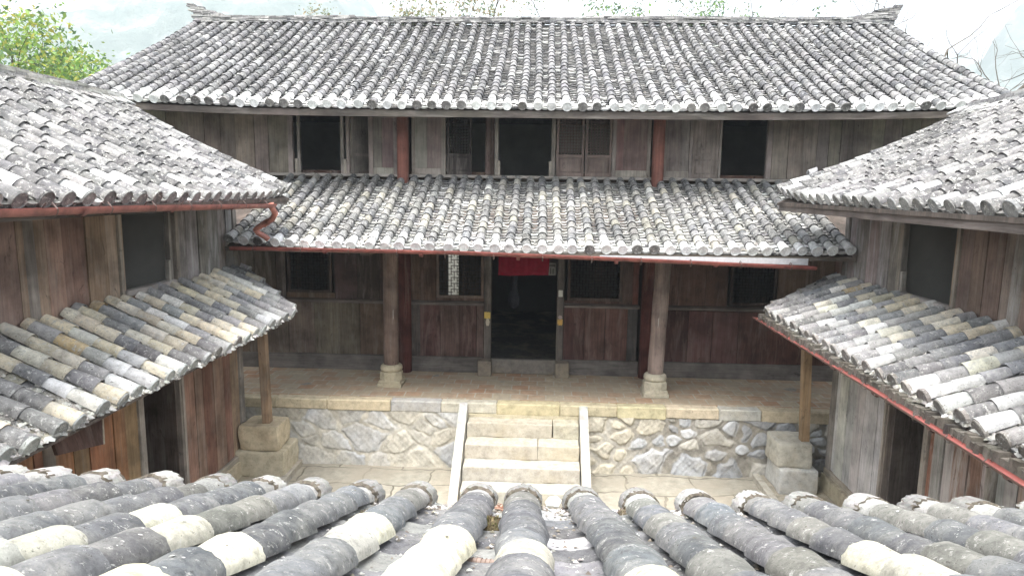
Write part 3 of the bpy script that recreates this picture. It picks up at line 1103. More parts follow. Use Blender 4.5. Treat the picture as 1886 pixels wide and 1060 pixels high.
m.box(-7.5, 7.2, 12.52, 18.7, 1.0, 1.16, (0.10, 0.095, 0.085))
m.build("room_floor", M_SAND, mh)
for x, z0, z1 in ((-2.75, 4.79, 6.3), (2.2, 4.79, 6.3), (2.2, 1.17, 4.57), (-3.92, 1.17, 4.57)):
    m = MB()
    m.box(x - .03, x + .03, 12.52, 18.69, z0, z1, (0.12, 0.10, 0.09))
    m.build("partition", M_WOOD, mh)

# --- tiled roofs of the main house
k1 = Wave(77, .55)
zo_main = lambda u, s: .095 * (abs(u) / 7.0) ** 3 * max(0, 1 - s / 5) - .05 * math.sin(math.pi * min(1, s / 5.05)) + .012 * k1(u, s)
sl = math.atan2(8.20 - 5.90, 4.5)
S_main = (0, math.cos(sl), math.sin(sl))
rows = [-7.86 + .2425 * i for i in range(64)]
rc = (0.55, 0.5)
m = MB()
Pm = tile_roof(m, (0, 11.0, 5.905), (1, 0, 0), S_main, rows, .2425, .068, .20, .095, lambda u: (0, 5.03), zo_main, SLATE, [((0.12, 0.12, 0.125), 4), ((0.18, 0.175, 0.17), 3), ((0.09, 0.09, 0.095), 2)],
               seg=7, eave_white=.85, caps=.52, lat=.016, cap_r=.074)
lumps(m, Pm, [-7.7, 7.3], 0.02, .32, 900, .035, [(0.72, 0.72, 0.70), (0.6, 0.6, 0.58)], .0)
lumps(m, Pm, [-7.7, 7.3], .3, 1.6, 500, .03, [(0.62, 0.62, 0.60), (0.5, 0.5, 0.48), (0.2, 0.19, 0.17)], -.012)
roof = m.build("roof", M_TILE, mh)
m = MB()
ridge(m, (-7.86, 15.46, 8.205), (7.48, 15.46, 8.215), .19, 4, 1.1, .31, 5, pal=LICH, slab=.2, sag=.02, th=.030)
m.build("ridge", M_TILE_L, roof)
m = MB()
dk = (0.09, 0.075, 0.065)
slab_between(m, (-7.8, 11.05, 5.855), (7.45, 11.05, 5.855), (-7.8, 15.5, 8.10), (7.45, 15.5, 8.10), .05, dk)
slab_between(m, (7.45, 19.95, 5.855), (-7.8, 19.95, 5.855), (7.45, 15.505, 8.10), (-7.8, 15.505, 8.10), .05, dk)
m.build("roof_deck", M_WOOD_RED, roof)
m = MB()
slab_between(m, (7.5, 20.0, 5.93), (-7.86, 20.0, 5.93), (7.5, 15.5, 8.19), (-7.86, 15.5, 8.19), .07, (0.2, 0.2, 0.2))
m.build("rear_slope", M_TILE, roof)
m = MB()
nseg = 24
for k in range(nseg):
    xa, xb = -7.8 + 15.25 * k / nseg, -7.8 + 15.25 * (k + 1) / nseg
    za, zb = 5.835 + zo_main(xa, 0), 5.835 + zo_main(xb, 0)
    m.prism([(xa, 11.03, za - .10), (xb, 11.03, zb - .10), (xb, 11.08, zb - .10), (xa, 11.08, za - .10)],
            [(xa, 11.03, za), (xb, 11.03, zb), (xb, 11.08, zb), (xa, 11.08, za)], jit((0.065, 0.055, 0.048), .1))
m.build("eave_board", M_BEAM_X, roof)

# porch roof
k2 = Wave(78, .8)
zo_p = lambda u, s: .06 * max(0, (abs(u) - 3.0) / 1.6) ** 2 * max(0, 1 - s / 2.8) - .03 * math.sin(math.pi * min(1, s / 2.75)) + .010 * k2(u, s)
sl2 = math.atan2(4.77 - 3.755, 2.55)
S_p = (0, math.cos(sl2), math.sin(sl2))
rows = [-4.57 + .2293 * i for i in range(40)]
m = MB()
Pp_ = tile_roof(m, (0, 9.6, 3.755), (1, 0, 0), S_p, rows, .2293, .066, .215, .105, lambda u: (0, 2.73 + .02 * math.sin(u * 9)), zo_p, MIXED, [((0.25, 0.25, 0.245), 4), ((0.33, 0.33, 0.32), 3), ((0.42, 0.41, 0.385), 2), ((0.14, 0.14, 0.15), 2)],
                seg=8, eave_white=.72, caps=.85, lat=.018, cap_r=.074, pan_white=.2, eave_len=.2)
lumps(m, Pp_, [-4.5, 4.4], 0.02, .30, 420, .035, [(0.7, 0.7, 0.68), (0.58, 0.58, 0.55), (0.3, 0.29, 0.26)], .0)
lumps(m, Pp_, [-4.5, 4.4], .3, 2.6, 500, .03, [(0.6, 0.6, 0.58), (0.16, 0.15, 0.13), (0.4, 0.38, 0.34)], -.012)
proof = m.build("porch_roof", M_TILE_L, mh)
m = MB()
slab_between(m, (-4.62, 9.65, 3.725), (4.43, 9.65, 3.725), (-4.62, 12.14, 4.70), (4.43, 12.14, 4.70), .04, dk)
slab_between(m, (-6.9, 10.25, 3.93), (-4.625, 10.25, 3.93), (-6.9, 12.14, 4.70), (-4.625, 12.14, 4.70), .04, dk)
slab_between(m, (4.435, 10.2, 3.93), (6.9, 10.2, 3.93), (4.435, 12.14, 4.70), (6.9, 12.14, 4.70), .04, dk)
m.build("roof_deck", M_WOOD_RED, proof)
m = MB()
m.box(-4.64, 4.47, 9.615, 9.65, 3.655, 3.715, (0.13, 0.11, 0.09), .004)
m.build("eave_board", M_BEAM_X, proof)
m = MB()
m.box(-7.0, 7.0, 11.25, 11.45, 3.90, 4.08, (0.12, 0.09, 0.075))
for x in (-2.6, 2.08):
    m.box(x - .07, x + .07, 9.75, 12.36, 3.60, 3.74, (0.13, 0.10, 0.085))
m.build("porch_beam", M_BEAM_X, proof)


def gutter(parent, pts, r, n=9, brackets=True, col=(0.20, 0.062, 0.05)):
    m = MB()
    m.tube(pts, r, 12, col, arc=(-math.pi / 2, math.pi / 2))
    m.tube(pts, r * .93, 12, (0.2, 0.06, 0.05), arc=(-math.pi / 2, math.pi / 2))
    # end plates and the joints of its lengths
    A, B = Vector(pts[0]), Vector(pts[-1])
    D = (B - A).normalized()
    s = D.cross(Vector((0, 0, 1))).normalized()
    for p in (A, B):
        ring = [tuple(p + s * math.sin(a) * r - Vector((0, 0, 1)) * math.cos(a) * r) for a in [(-math.pi / 2) + math.pi * k / 12 for k in range(13)]]
        m.add(ring, [tuple(range(13))], col)
    for k in range(1, n):
        c = A.lerp(B, k / n)
        m.tube([c - D * .025, c + D * .025], r * 1.09, 12, tuple(x * .85 for x in col), arc=(-math.pi / 2, math.pi / 2))
    for k in range(2 * n):
        c = A.lerp(B, (k + .5) / (2 * n))
        m.tube([c - D * .008, c + D * .008], r * 1.13, 10, (0.10, 0.07, 0.06), arc=(-math.pi / 2, math.pi / 2))
        c2 = c + Vector((0, 0, r * .8))
        m.tube([c + s * r * 1.05, c2 + s * r * .4], .006, 5, (0.10, 0.07, 0.06))
        m.tube([c - s * r * 1.05, c2 - s * r * .4], .006, 5, (0.10, 0.07, 0.06))
    return m.build("gutter", M_RED, parent)


g = gutter(mh, [(-4.50, 9.50, 3.725), (-1.15, 9.50, 3.715), (1.4, 9.50, 3.66), (3.87, 9.50, 3.59)], .052, 6)
m = MB()
m.prism([(.85, 9.555, 3.66), (3.78, 9.555, 3.60), (3.78, 9.563, 3.60), (.85, 9.563, 3.66)], [(.85, 9.555, 3.69), (3.78, 9.555, 3.695), (3.78, 9.563, 3.695), (.85, 9.563, 3.69)], (0.42, 0.43, 0.44))
m.build("flashing", M_PAPER, g)

# ------------------------------------------------------------------ wings
def wing(side):
    L = side < 0
    pl = WL if L else WR
    X = lambda o: (-4.7 + o) if L else (4.5 - o)
    sgn = 1 if L else -1                       # towards the courtyard
    w = thing("wing_house", (X(-1.5), 6.5, 0), "brown plank side wing on the left with a red half-round gutter and downpipe" if L else "plank side wing on the right with bleached grey boards beside its dark door", "house", "side wings of the courtyard")
    if L:
        up, lo = (7.31, 8.20), (7.46, 8.25)
        upc, lowc = [(0.26, 0.18, 0.13), (0.22, 0.15, 0.11), (0.29, 0.215, 0.165)], ORANGE
        farc, farl = [(0.30, 0.275, 0.255), (0.25, 0.225, 0.205), (0.33, 0.31, 0.29)], [(0.24, 0.15, 0.115), (0.29, 0.20, 0.15), (0.22, 0.12, 0.09)]
        far = 10.1
    else:
        up, lo = (7.43, 8.42), (7.62, 8.40)
        upc, lowc = [(0.21, 0.155, 0.13), (0.235, 0.18, 0.15), (0.19, 0.14, 0.115)], PALEW + [(0.28, 0.14, 0.10), (0.26, 0.16, 0.13)]
        farc, farl = [(0.27, 0.225, 0.20), (0.33, 0.30, 0.28)], [(0.56, 0.55, 0.54), (0.50, 0.485, 0.47), (0.46, 0.43, 0.41)]
        far = 10.04
    top = 4.95
    zsill = 3.36
    # upper planks
    m = MB()
    pl.planks(m, 1.0, up[0] - .09, zsill - .2, top, upc, (.2, .36))
    m.build("plank_wall", M_WOOD, w)
    m = MB()
    e1 = up[1] + (.25 if L else .13)
    pl.planks(m, e1, far - .12, zsill - .2, top, farc, (.22, .36))
    m.build("plank_wall", M_WOOD_BARE if L else M_WOOD_BARE, w, label="weathered silver-grey planks near the main house")
    m = MB()
    pl.box(m, up[0], up[1], zsill - .2, zsill, -.03, .0, jit(upc[0]))
    pl.box(m, up[0] - .05, up[1] + .12, zsill - .02, zsill + .05, -.05, .05, (0.32, 0.29, 0.265), .006)
    m.build("sill", M_BEAM_Y, w, bevel=.01)
    fc = (0.30, 0.26, 0.215)
    def stile(nm, *a):
        q = MB()
        pl.box(q, *a)
        return q.build(nm, M_WOOD, w, bevel=.005)
    stile("stile", up[0] - .09, up[0] - .045, zsill - .2, top, -.04, .022, fc, .003)
    stile("stile", up[0] - .045, up[0], zsill - .2, top, -.07, .008, (0.33, 0.25, 0.18), .003)
    stile("stile", up[1] + .05, up[1] + .10, zsill - .2, top, -.06, .01, (0.24, 0.215, 0.19), .003)
    stile("stile", up[1], up[1] + .045, zsill, zsill + .3, -.05, .012, (0.34, 0.31, 0.27), .003)
    stile("stile", e1 - .07, e1, zsill - .2, top, -.04, .02, fc, .003)
    # posts between bays
    m = MB()
    pu = 5.92 if L else 6.44
    m.lathe(X(.0) , pu, [(.062, 1.6), (.062, top)], 16, (0.27, 0.235, 0.205), lean=((-.006) * sgn, 0))
    m.build("post", M_WOOD_BARE, w)
    # lower planks
    m = MB()
    pl.planks(m, 1.0, 5.85 if L else 6.6, .42, zsill - .1, lowc, (.16, .3))
    pl.planks(m, 5.85 if L else 6.6, lo[0] - .12, .42, zsill - .1, lowc, (.16, .28), .004)
    m.build("plank_wall", M_WOOD if L else M_WOOD_BARE, w, label="orange-brown lower planks" if L else "patchy white and rust-brown lower planks")
    m = MB()
    pl.planks(m, lo[1] + .10, far - .12, .42, zsill - .1, farl, (.2, .34))
    m.build("plank_wall", M_WOOD if L else M_WOOD_BARE, w)
    m = MB()
    pl.box(m, far - .12, far, .3, 4.9, -.12, .03, (0.29, 0.265, 0.24), .004)
    m.build("corner_post", M_WOOD, w, bevel=.01)
    stile("door_post", lo[0] - .12, lo[0] - .01, .1, zsill - .1, -.08, .03, (0.33, 0.295, 0.26), .004)
    stile("door_post", lo[1] + .01, lo[1] + .05, .1, zsill - .1, -.06, .012, (0.20, 0.17, 0.15), .003)
    stile("door_post", lo[1] + .05, lo[1] + .10, .1, zsill - .1, -.05, .03, (0.34, 0.30, 0.265), .003)
    stile("door_head", lo[0] - .01, lo[1] + .01, 2.5, zsill - .1, -.05, .0, (0.2, 0.16, 0.14))
    m = MB()
    hx = X(-.05)
    if L: m.prism([(hx, lo[1] + .0, .14), (hx + .012, lo[1] + .03, .14), (hx - .7, lo[1] + .17, .14), (hx - .7, lo[1] + .13, .14)], [(hx, lo[1] + .0, 2.48), (hx + .012, lo[1] + .03, 2.48), (hx - .7, lo[1] + .17, 2.48), (hx - .7, lo[1] + .13, 2.48)], (0.13, 0.10, 0.085))
    else: m.prism([(hx, lo[1] - .04, .14), (hx, lo[1], .14), (hx + .7, lo[1] + .02, .14), (hx + .7, lo[1] - .02, .14)], [(hx, lo[1] - .04, 2.48), (hx, lo[1], 2.48), (hx + .7, lo[1] + .02, 2.48), (hx + .7, lo[1] - .02, 2.48)], (0.13, 0.11, 0.10))
    m.build("door", M_WOOD, w)
    # stone plinth
    m = MB()
    y = 1.0
    while y < far:
        l = rng.uniform(.7, 1.2)
        if y < lo[0] - .12 or y > lo[1]:
            y2 = min(y + l, far + .03)
            if y < lo[0] and y2 > lo[0] - .12: y2 = lo[0] - .125
            pl.box(m, y, y2 - .006, -.02, .33 + rng.uniform(-.01, .01), -.2, .07, jit((0.44, 0.39, 0.29), .08), .006)
            y = y2 if y2 != lo[0] - .125 else lo[1] + .005
        else: y = lo[1] + .005
    pl.box(m, lo[0] - .12, lo[1], -.02, .10, -.2, .05, (0.42, 0.38, 0.3))
    m.build("plinth", M_SAND, w, bevel=.01)
    m = MB()
    for a, b in ((1.0, lo[0] - .12), (lo[1] + .1, far)):
        pl.box(m, a, b, .335, .42, -.10, .045, (0.36, 0.32, 0.26), .004)
    m.build("sill_beam", M_BEAM_Y, w, bevel=.008)
    # the other walls, rooms
    bx = X(-3.3)
    m = MB()
    m.box(min(bx, bx - .12 * sgn), max(bx, bx - .12 * sgn), 1.0, far, -.05, 4.7, (0.42, 0.40, 0.37))
    m.build("rear_wall", M_PLASTER, w)
    rxm = -6.2 if L else 6.02
    for yy in (2.62, far - .1):
        m = MB()
        g_ = [(X(-.14), -.05), (X(-.14), 4.88), (rxm, 5.60), (bx, 4.75), (bx, -.05)]
        yb0 = yy if yy < 5 else 9.66
        m.prism([(a, yb0, b) for a, b in g_], [(a, yb0 + .1, b) for a, b in g_], (0.40, 0.385, 0.36))
        m.build("gable_wall", M_PLASTER, w)
    m = MB()
    a, b = sorted((X(-.06), bx))
    m.box(a, b, 1.1, far - .1, 2.5, 2.62, (0.12, 0.10, 0.085))
    m.box(a, b, 1.1, far - .1, -.03, .05, (0.12, 0.11, 0.10))
    m.build("room_floor", M_BEAM_Y, w)
    a, b = sorted((X(-.10), bx))
    for yy in (up[1] + .28, 5.2):
        m = MB()
        m.box(a, b, yy, yy + .04, 2.63, 4.86, (0.40, 0.385, 0.35))
        m.build("partition", M_PLASTER, w)

    # upper roof
    kk = Wave(90 + side, .6)
    ex, ez = (-3.72, 4.475) if L else (3.41, 4.515)
    yN, yF = 2.6, (9.80 if L else 9.92)
    rx, rz = (-6.2, 5.80) if L else (6.02, 5.80)
    run = math.hypot(rx - ex, rz - ez)
    S_ = ((rx - ex) / run, 0, (rz - ez) / run)
    dip = .05 if L else .075
    zo = lambda u, s: (.0 - dip * math.sin(math.pi * min(1, s / run)) + .012 * kk(u, s) + .10 * max(0, (u - 8.6) / 1.2) ** 2 * max(0, 1 - s / run) + (.05 * max(0, (4.9 - u) / 2) if L else 0) * 0)
    sp = .2425
    rows = [yF - .06 - sp * i for i in range(int((yF - yN) / sp))][::-1]
    m = MB()
    Pw = tile_roof(m, (ex, 0, ez), (0, 1, 0), S_, rows, sp, .068, .235, .11, lambda u: (0, run - .02), zo, dim(LICH, .56) if not L else dim([((0.17, 0.165, 0.17), 4), ((0.24, 0.235, 0.24), 4), ((0.31, 0.305, 0.305), 3), ((0.47, 0.465, 0.46), 1.8), ((0.66, 0.65, 0.64), .9), ((0.12, 0.12, 0.13), 2.5)], .5),
                   [((0.11, 0.108, 0.105), 4), ((0.17, 0.165, 0.16), 3), ((0.07, 0.07, 0.07), 2)], seg=8, pan_white=.05, pan_ew=.25, eave_white=.18 if L else .32, caps=.9, cap_pal=[((0.15, 0.15, 0.145), 3), ((0.21, 0.215, 0.21), 3), ((0.32, 0.32, 0.315), 1)], lat=.016, cap_r=.075, eave_len=.35)
    lumps(m, Pw, [yN, yF - .1], 0.02, .42, 700, .04, [(0.34, 0.335, 0.31), (0.26, 0.25, 0.23), (0.44, 0.43, 0.41), (0.13, 0.12, 0.11)], .0)
    lumps(m, Pw, [yN, yF - .1], .4, run, 160, .03, [(0.3, 0.3, 0.28), (0.15, 0.14, 0.13)], -.012)
    rf = m.build("roof", M_TILE_L, w)
    m = MB()
    ridge(m, (rx, yN, rz - .06), (rx, yF + .02, rz - .02), .17, 5, 1.0, .02, 15 + side, pal=LICH if not L else [((0.36, 0.35, 0.31), 3), ((0.46, 0.45, 0.41), 2), ((0.27, 0.26, 0.25), 2)], slab=.24, ends=(0, 0), sag=.05, th=.032)
    for tier in (0, 1):
        for sd in (-1, 1):
            t = yN - .1
            while t < yF:
                l = rng.uniform(.16, .30)
                zc = rz + .045 - .05 * math.sin(math.pi * (t - yN) / (yF - yN)) - .055 * tier
                ux, uz = sd * (.05 + .055 * tier), zc
                dx, dz = sd * (.15 + rng.uniform(-.015, .02)), -.085 + rng.uniform(-.012, .012)
                th_ = .018
                sk_ = rng.uniform(-.02, .02)
                q = [(rx + ux, t, uz), (rx + ux + dx, t + sk_, uz + dz), (rx + ux + dx, t + l * 1.12 + sk_, uz + dz - .014), (rx + ux, t + l * 1.12, uz - .014)]
                m.prism([V(*a) for a in q], [V(*a) + V(sd * .006, 0, th_) for a in q], jit(rng.choice([(0.30, 0.295, 0.29), (0.38, 0.375, 0.36), (0.24, 0.235, 0.23), (0.44, 0.43, 0.41)]), .15) if L else jit(rng.choice([(0.5, 0.49, 0.47), (0.42, 0.41, 0.39), (0.34, 0.33, 0.32)]), .15))
                t += l
    m.build("ridge", M_TILE_L, rf)
    m = MB()
    slab_between(m, (ex, yN, ez - .05) if L else (ex, yF - .02, ez - .05), (ex, yF - .02, ez - .05) if L else (ex, yN, ez - .05), (rx, yN, rz - .12) if L else (rx, yF - .02, rz - .12), (rx, yF - .02, rz - .12) if L else (rx, yN, rz - .12), .04, dk)
    r2x = 2 * rx - ex
    slab_between(m, (r2x, yF - .02, ez - .0), (r2x, yN, ez - .0), (rx - .002 * sgn, yF - .02, rz - .06), (rx - .002 * sgn, yN, rz - .06), .06, (0.2, 0.2, 0.2))
    m.build("roof_deck", M_WOOD_RED, rf)
    m = MB()
    x0, x1 = sorted((ex - .06 * sgn, ex - .02 * sgn))
    m.box(x0, x1, yN, yF - .05, ez - (.13 if L else .165), ez - .072, (0.09, 0.075, 0.065) if L else (0.11, 0.09, 0.08), .003)
    m.build("eave_board", M_BEAM_Y, rf)
    # verge: last row capped by a run of flat tiles
    m = MB()
    s = 0.02
    while s < run - .15:
        p = Pw(yF + .02, s, .0)
        q = Pw(yF + .02, s + .2, -.012)
        hw_ = .06
        bb = []
        for pt in (p, q):
            for dy in (-hw_, hw_):
                for dz in (.03, .055):
                    bb.append(pt + V(0, dy + rng.gauss(0, .004), dz + rng.gauss(0, .003)))
        m.add(bb, [(0, 1, 3, 2), (4, 6, 7, 5), (0, 4, 5, 1), (2, 3, 7, 6), (1, 5, 7, 3), (0, 2, 6, 4)], pick(LICH))
        s += .18
    m.build("verge", M_TILE_L, rf)

    # lower skirt roof
    kk2 = Wave(190 + side, .9)
    ex, ez, tx, tz = (-3.5, 2.80, -4.66, 3.33) if L else (3.22, 2.92, 4.46, 3.36)
    yTop, yEnd = (10.2, 9.32) if L else (10.22, 9.55)
    run2 = math.hypot(tx - ex, tz - ez)
    S2 = ((tx - ex) / run2, 0, (tz - ez) / run2)
    zo2 = lambda u, s: .012 * kk2(u, s) + .012 * math.sin(u * 13)
    vary = Wave(33 + side, 3)

    def lim(u):
        s0 = max(0.0, (u - yEnd) / (yTop - yEnd) * run2)
        return (s0, run2 + .03 * vary(u * 3))
    rows = [yTop - .1 - sp * i for i in range(int((yTop - 2.5) / sp))][::-1]
    m = MB()

    def col_at(ri, s, pal):
        if L and rng.random() < .45: return pick(CREAM)
        return pick(CREAM if s > (.62 if L else .80) + rng.uniform(-.1, .1) else (SKIRT if s > .3 else dim(LICH, 1.05)))
    Ps = tile_roof(m, (ex, 0, ez), (0, 1, 0), S2, rows, sp, .070, .235, .16, lim, zo2, MIXED, [((0.44, 0.42, 0.37), 3), ((0.5, 0.46, 0.36), 2), ((0.32, 0.32, 0.32), 2)], seg=10, eave_white=.22, caps=.5,
                   cap_pal=[((0.32, 0.33, 0.32), 3), ((0.25, 0.26, 0.25), 3), ((0.18, 0.17, 0.16), 1)] if L else [((0.17, 0.155, 0.14), 3), ((0.24, 0.22, 0.2), 2)], lat=.022, cap_r=.076, colour_at=col_at, eave_len=.3, bulge=.002, pan_ew=.08, chip=.002)
    lumps(m, Ps, [2.6, 9.2], -.02, .35, 1500, .042, [(0.34, 0.33, 0.30), (0.5, 0.49, 0.46), (0.14, 0.13, 0.115), (0.26, 0.25, 0.22)], -.015)
    lumps(m, Ps, [2.6, 9.2], 0.0, .55, 1300, .030, [(0.46, 0.45, 0.41), (0.60, 0.59, 0.55), (0.2, 0.19, 0.165), (0.36, 0.34, 0.3)], .0)
    lumps(m, Ps, [2.6, 9.2], .5, run2, 250, .026, [(0.42, 0.4, 0.35), (0.25, 0.24, 0.2)], -.01)
    sk = m.build("skirt_roof", M_TILE_L, w)
    m = MB()
    for k in range(30):
        ya, yb = 2.5 + (yTop - 2.5) * k / 30, 2.5 + (yTop - 2.5) * (k + 1) / 30
        sa, sb = lim(ya)[0], lim(yb)[0]
        pa, pb = V(ex, ya, ez) + V(*S2) * sa, V(ex, yb, ez) + V(*S2) * sb
        ta, tb = V(tx, ya, tz), V(tx, yb, tz)
        if np.linalg.norm(ta - pa) < .03: continue
        ring = [p - V(0, 0, .036) for p in (pa, pb, tb, ta)]
        m.prism([p - V(0, 0, .022) for p in ring], ring, jit((0.08, 0.065, 0.055), .1))
    m.build("roof_deck", M_WOOD_RED, sk)
    if not L:
        m = MB()
        for k in range(150):
            y = 2.6 + (yEnd - 2.6) * k / 150
            m.box(3.135 + rng.uniform(-.012, .012), 3.26, y, y + (yEnd - 2.6) / 150 + .01, 2.79 + rng.uniform(-.012, .012), 2.885 + rng.uniform(-.02, .02), jit((0.11, 0.10, 0.085), .35), .008)
        m.build("eave_crust", M_MORTAR, sk)
    # hip of the far corner: edge tiles
    m = MB()
    a, b = V(ex, yEnd, ez), V(tx, yTop, tz)
    n_ = 7
    for k in range(n_):
        p, q = a + (b - a) * k / n_, a + (b - a) * (k + 1.12) / n_
        side_v = V(0, .075, 0)
        c = pick(LICH)
        m.add([p - side_v + V(0, 0, .03), p + V(0, 0, .085), p + side_v + V(0, 0, .0), q - side_v + V(0, 0, .02), q + V(0, 0, .07), q + side_v + V(0, 0, -.01)], [(0, 1, 4, 3), (1, 2, 5, 4), (0, 2, 1)], c)
    m.build("hip", M_TILE_L, sk)
    # prop post and its beam
    m = MB()
    px0, px1 = (-4.30, -4.27) if L else (4.0, 4.1)
    h2 = .062
    zt = 2.86 if L else 2.93
    zb_ = .885 if L else .855
    yy = 9.98
    m.prism([(px1 - h2, yy - h2, zb_), (px1 + h2, yy - h2, zb_), (px1 + h2, yy + h2, zb_), (px1 - h2, yy + h2, zb_)],
            [(px0 - h2, yy - h2, zt), (px0 + h2, yy - h2, zt), (px0 + h2, yy + h2, zt), (px0 - h2, yy + h2, zt)], (0.31, 0.215, 0.14) if L else (0.32, 0.22, 0.13))
    m.build("prop_post", M_WOOD, w, bevel=.006)
    m = MB()
    a, b = sorted((px0 + h2 * (-sgn) * 1.0, X(.03)))
    m.box(a, b, yy - .05, yy + .05, zt - .52, zt - .36, (0.24, 0.17, 0.125), .003)
    m.build("tie_beam", M_BEAM_X, w, bevel=.006)
    return w, Ps


wl, PsL = wing(-1)
wr, PsR = wing(1)

# left wing: gutter under the upper eave and its downpipe
g = gutter(wl, [(-3.655, 2.6, 4.455), (-3.655, 6.0, 4.42), (-3.655, 9.02, 4.365)], .058, 5, col=(0.24, 0.09, 0.072))
m = MB()
m.tube([(-3.66, 8.96, 4.37), (-3.655, 8.98, 4.31), (-3.66, 9.1, 4.235), (-3.75, 9.22, 4.15), (-4.02, 9.36, 4.02), (-4.07, 9.39, 3.98), (-4.05, 9.41, 3.94), (-3.96, 9.46, 3.875), (-3.93, 9.48, 3.84)], .040, 14, (0.42, 0.17, 0.13))
for c, d in (((-3.88, 9.29, 4.085), (-.27, .14, -.13)),):
    D = Vector(d).normalized()
    m.tube([Vector(c) - D * .04, Vector(c) + D * .04], .047, 14, (0.42, 0.17, 0.13))
m.build("downpipe", M_RED, g)
# right wing: thin gutter under the skirt eave
gutter(wr, [(3.10, 2.5, 2.80), (3.10, 6.0, 2.835), (3.11, 9.62, 2.83)], .032, 8, col=(0.14, 0.072, 0.06))

# ------------------------------------------------------------------ the house the camera looks out of
fh = thing("gate_house", (0, 1.5, 0), "slate-grey roof of fat half-round tiles with pale ones mixed in, closest to the camera", "house")
sl3 = R(19.8)
S3 = (0, -math.cos(sl3), math.sin(sl3))
k3 = Wave(303, .9)
zo3 = lambda u, s: .010 * k3(u, s) - .02 * math.sin(math.pi * min(1, s / 3.5))
rows = [-.285 + .257 * i for i in range(-12, 13)]
shift = {i: rng.uniform(-.012, .012) for i in range(40)}
rows = [u + shift[i] for i, u in enumerate(rows)]


def col_near(ri, s, pal):
    if s < .10: return pick([((0.30, 0.295, 0.28), 2), ((0.24, 0.235, 0.225), 2), ((0.38, 0.375, 0.36), 1)])
    d = abs(ri - 12)
    pr = .06 + (.14 if ri < 9 else 0) + (.22 if s > .95 else 0.0) + (.35 if s > 1.35 else 0) * (1 if d > 1 else .6)
    if s > 2.1: pr = .3
    return pick(PALE) if rng.random() < pr else pick(NEARP)


m = MB()
Pn = tile_roof(m, (0, 2.99, 3.145), (1, 0, 0), S3, rows, .257, .074, .235, .20, lambda u: (0.02 * math.sin(u * 7), 3.4), zo3, NEARP,
               [((0.24, 0.24, 0.25), 3), ((0.17, 0.17, 0.18), 3), ((0.34, 0.34, 0.33), 2)], seg=18, eave_white=0, caps=False, lat=.022, colour_at=col_near, thick=.018, pan_white=.16, bulge=.002, blend=.08, chip=.005, flat=.80, rim_k=.4)
fu = list(tile_roof.first_u)
froof = m.build("roof", M_TILE_F, fh)
# mortar collars closing the lower ends of the rows
for i, u in enumerate(fu):
    m = MB()
    kk = Wave(500 + i, 40)
    n1, vs = 26, []
    L_ = rng.uniform(.10, .15)
    prof = [(-.030, .060), (-.032, .080), (-.020, .089), (.0, .091), (L_ * .35, .089), (L_ * .7, .087), (L_, .086), (L_ + .006, .070)]
    for s, r_ in prof:
        for k in range(n1 + 1):
            a = math.pi * (-.56 + 1.12 * k / n1)
            rr = r_ * (1 + .02 * kk(a * .3 + i, s * 3) + .022 * rng.uniform(-1, 1))
            vs.append(Pn(u + rr * math.sin(a), s + .010 * kk(a * .25, i), .016 + rr * math.cos(a) * .84))
    fs, cs = [], []
    tone = rng.choice([(0.36, 0.35, 0.33), (0.28, 0.275, 0.26), (0.24, 0.235, 0.225), (0.40, 0.39, 0.37)])
    for j in range(len(prof) - 1):
        for k in range(n1):
            fs.append((j * (n1 + 1) + k, (j + 1) * (n1 + 1) + k, (j + 1) * (n1 + 1) + k + 1, j * (n1 + 1) + k + 1))
            dark = j < 2 or (j == len(prof) - 2) or (j in (2, len(prof) - 3) and rng.random() < .3)
            cs.append(jit((0.11, 0.095, 0.075), .3) if dark else jit(tone, .14))
    m.add(vs, fs, cs, True)
    m.add([Pn(u + .06 * math.sin(math.pi * (-.56 + 1.12 * k / n1)), -.03, .014 + .05 * math.cos(math.pi * (-.56 + 1.12 * k / n1))) for k in range(n1 + 1)], [tuple(range(n1 + 1))], (0.2, 0.18, 0.15))
    m.build("end_collar", M_MORTAR, froof)
m = MB()
slab_between(m, (3.3, 2.95, 3.10), (-3.5, 2.95, 3.10), (3.3, -.2, 4.235), (-3.5, -.2, 4.235), .05, dk)
m.build("roof_deck", M_WOOD_RED, froof)
m = MB()
Plane('y', 1.9).box(m, -3.6, 3.4, -.05, 3.28, -.1, 0, (0.3, 0.25, 0.2))
m.build("plank_wall", M_WOOD, fh)
# crust and chips along the troughs
m = MB()
for _ in range(480):
    i = rng.randrange(len(rows))
    a = rng.gauss(0, .75)
    s = rng.uniform(0, 2.1) if rng.random() < .6 else abs(rng.gauss(0, .2))
    if abs(a) > 1.4: continue
    sz = rng.uniform(.002, .008)
    k = rng.randint(5, 7)
    q0 = rng.uniform(0, 6)
    rr = .0835
    pts = []
    for q in range(k):
        da, ds = sz * math.cos(q0 + 6.28 * q / k) * rng.uniform(.5, 1.3) / rr, sz * math.sin(q0 + 6.28 * q / k) * rng.uniform(.5, 1.5)
        pts.append(Pn(fu[i] + rr * math.sin(a + da), s + ds, .012 + rr * math.cos(a + da) * .80))
    pts.append(Pn(fu[i] + (rr + .002) * math.sin(a), s, .012 + (rr + .002) * math.cos(a) * .80))
    m.add(pts, [(q, (q + 1) % k, k) for q in range(k)], jit(rng.choice([(0.52, 0.52, 0.49), (0.44, 0.43, 0.40), (0.09, 0.08, 0.06)]), .15))
m.build("lichen", M_MORTAR, froof, kind='stuff')
m = MB()
CH = [(0.55, 0.55, 0.53), (0.42, 0.41, 0.39), (0.30, 0.28, 0.25), (0.16, 0.14, 0.12), (0.62, 0.62, 0.60), (0.22, 0.19, 0.15)]
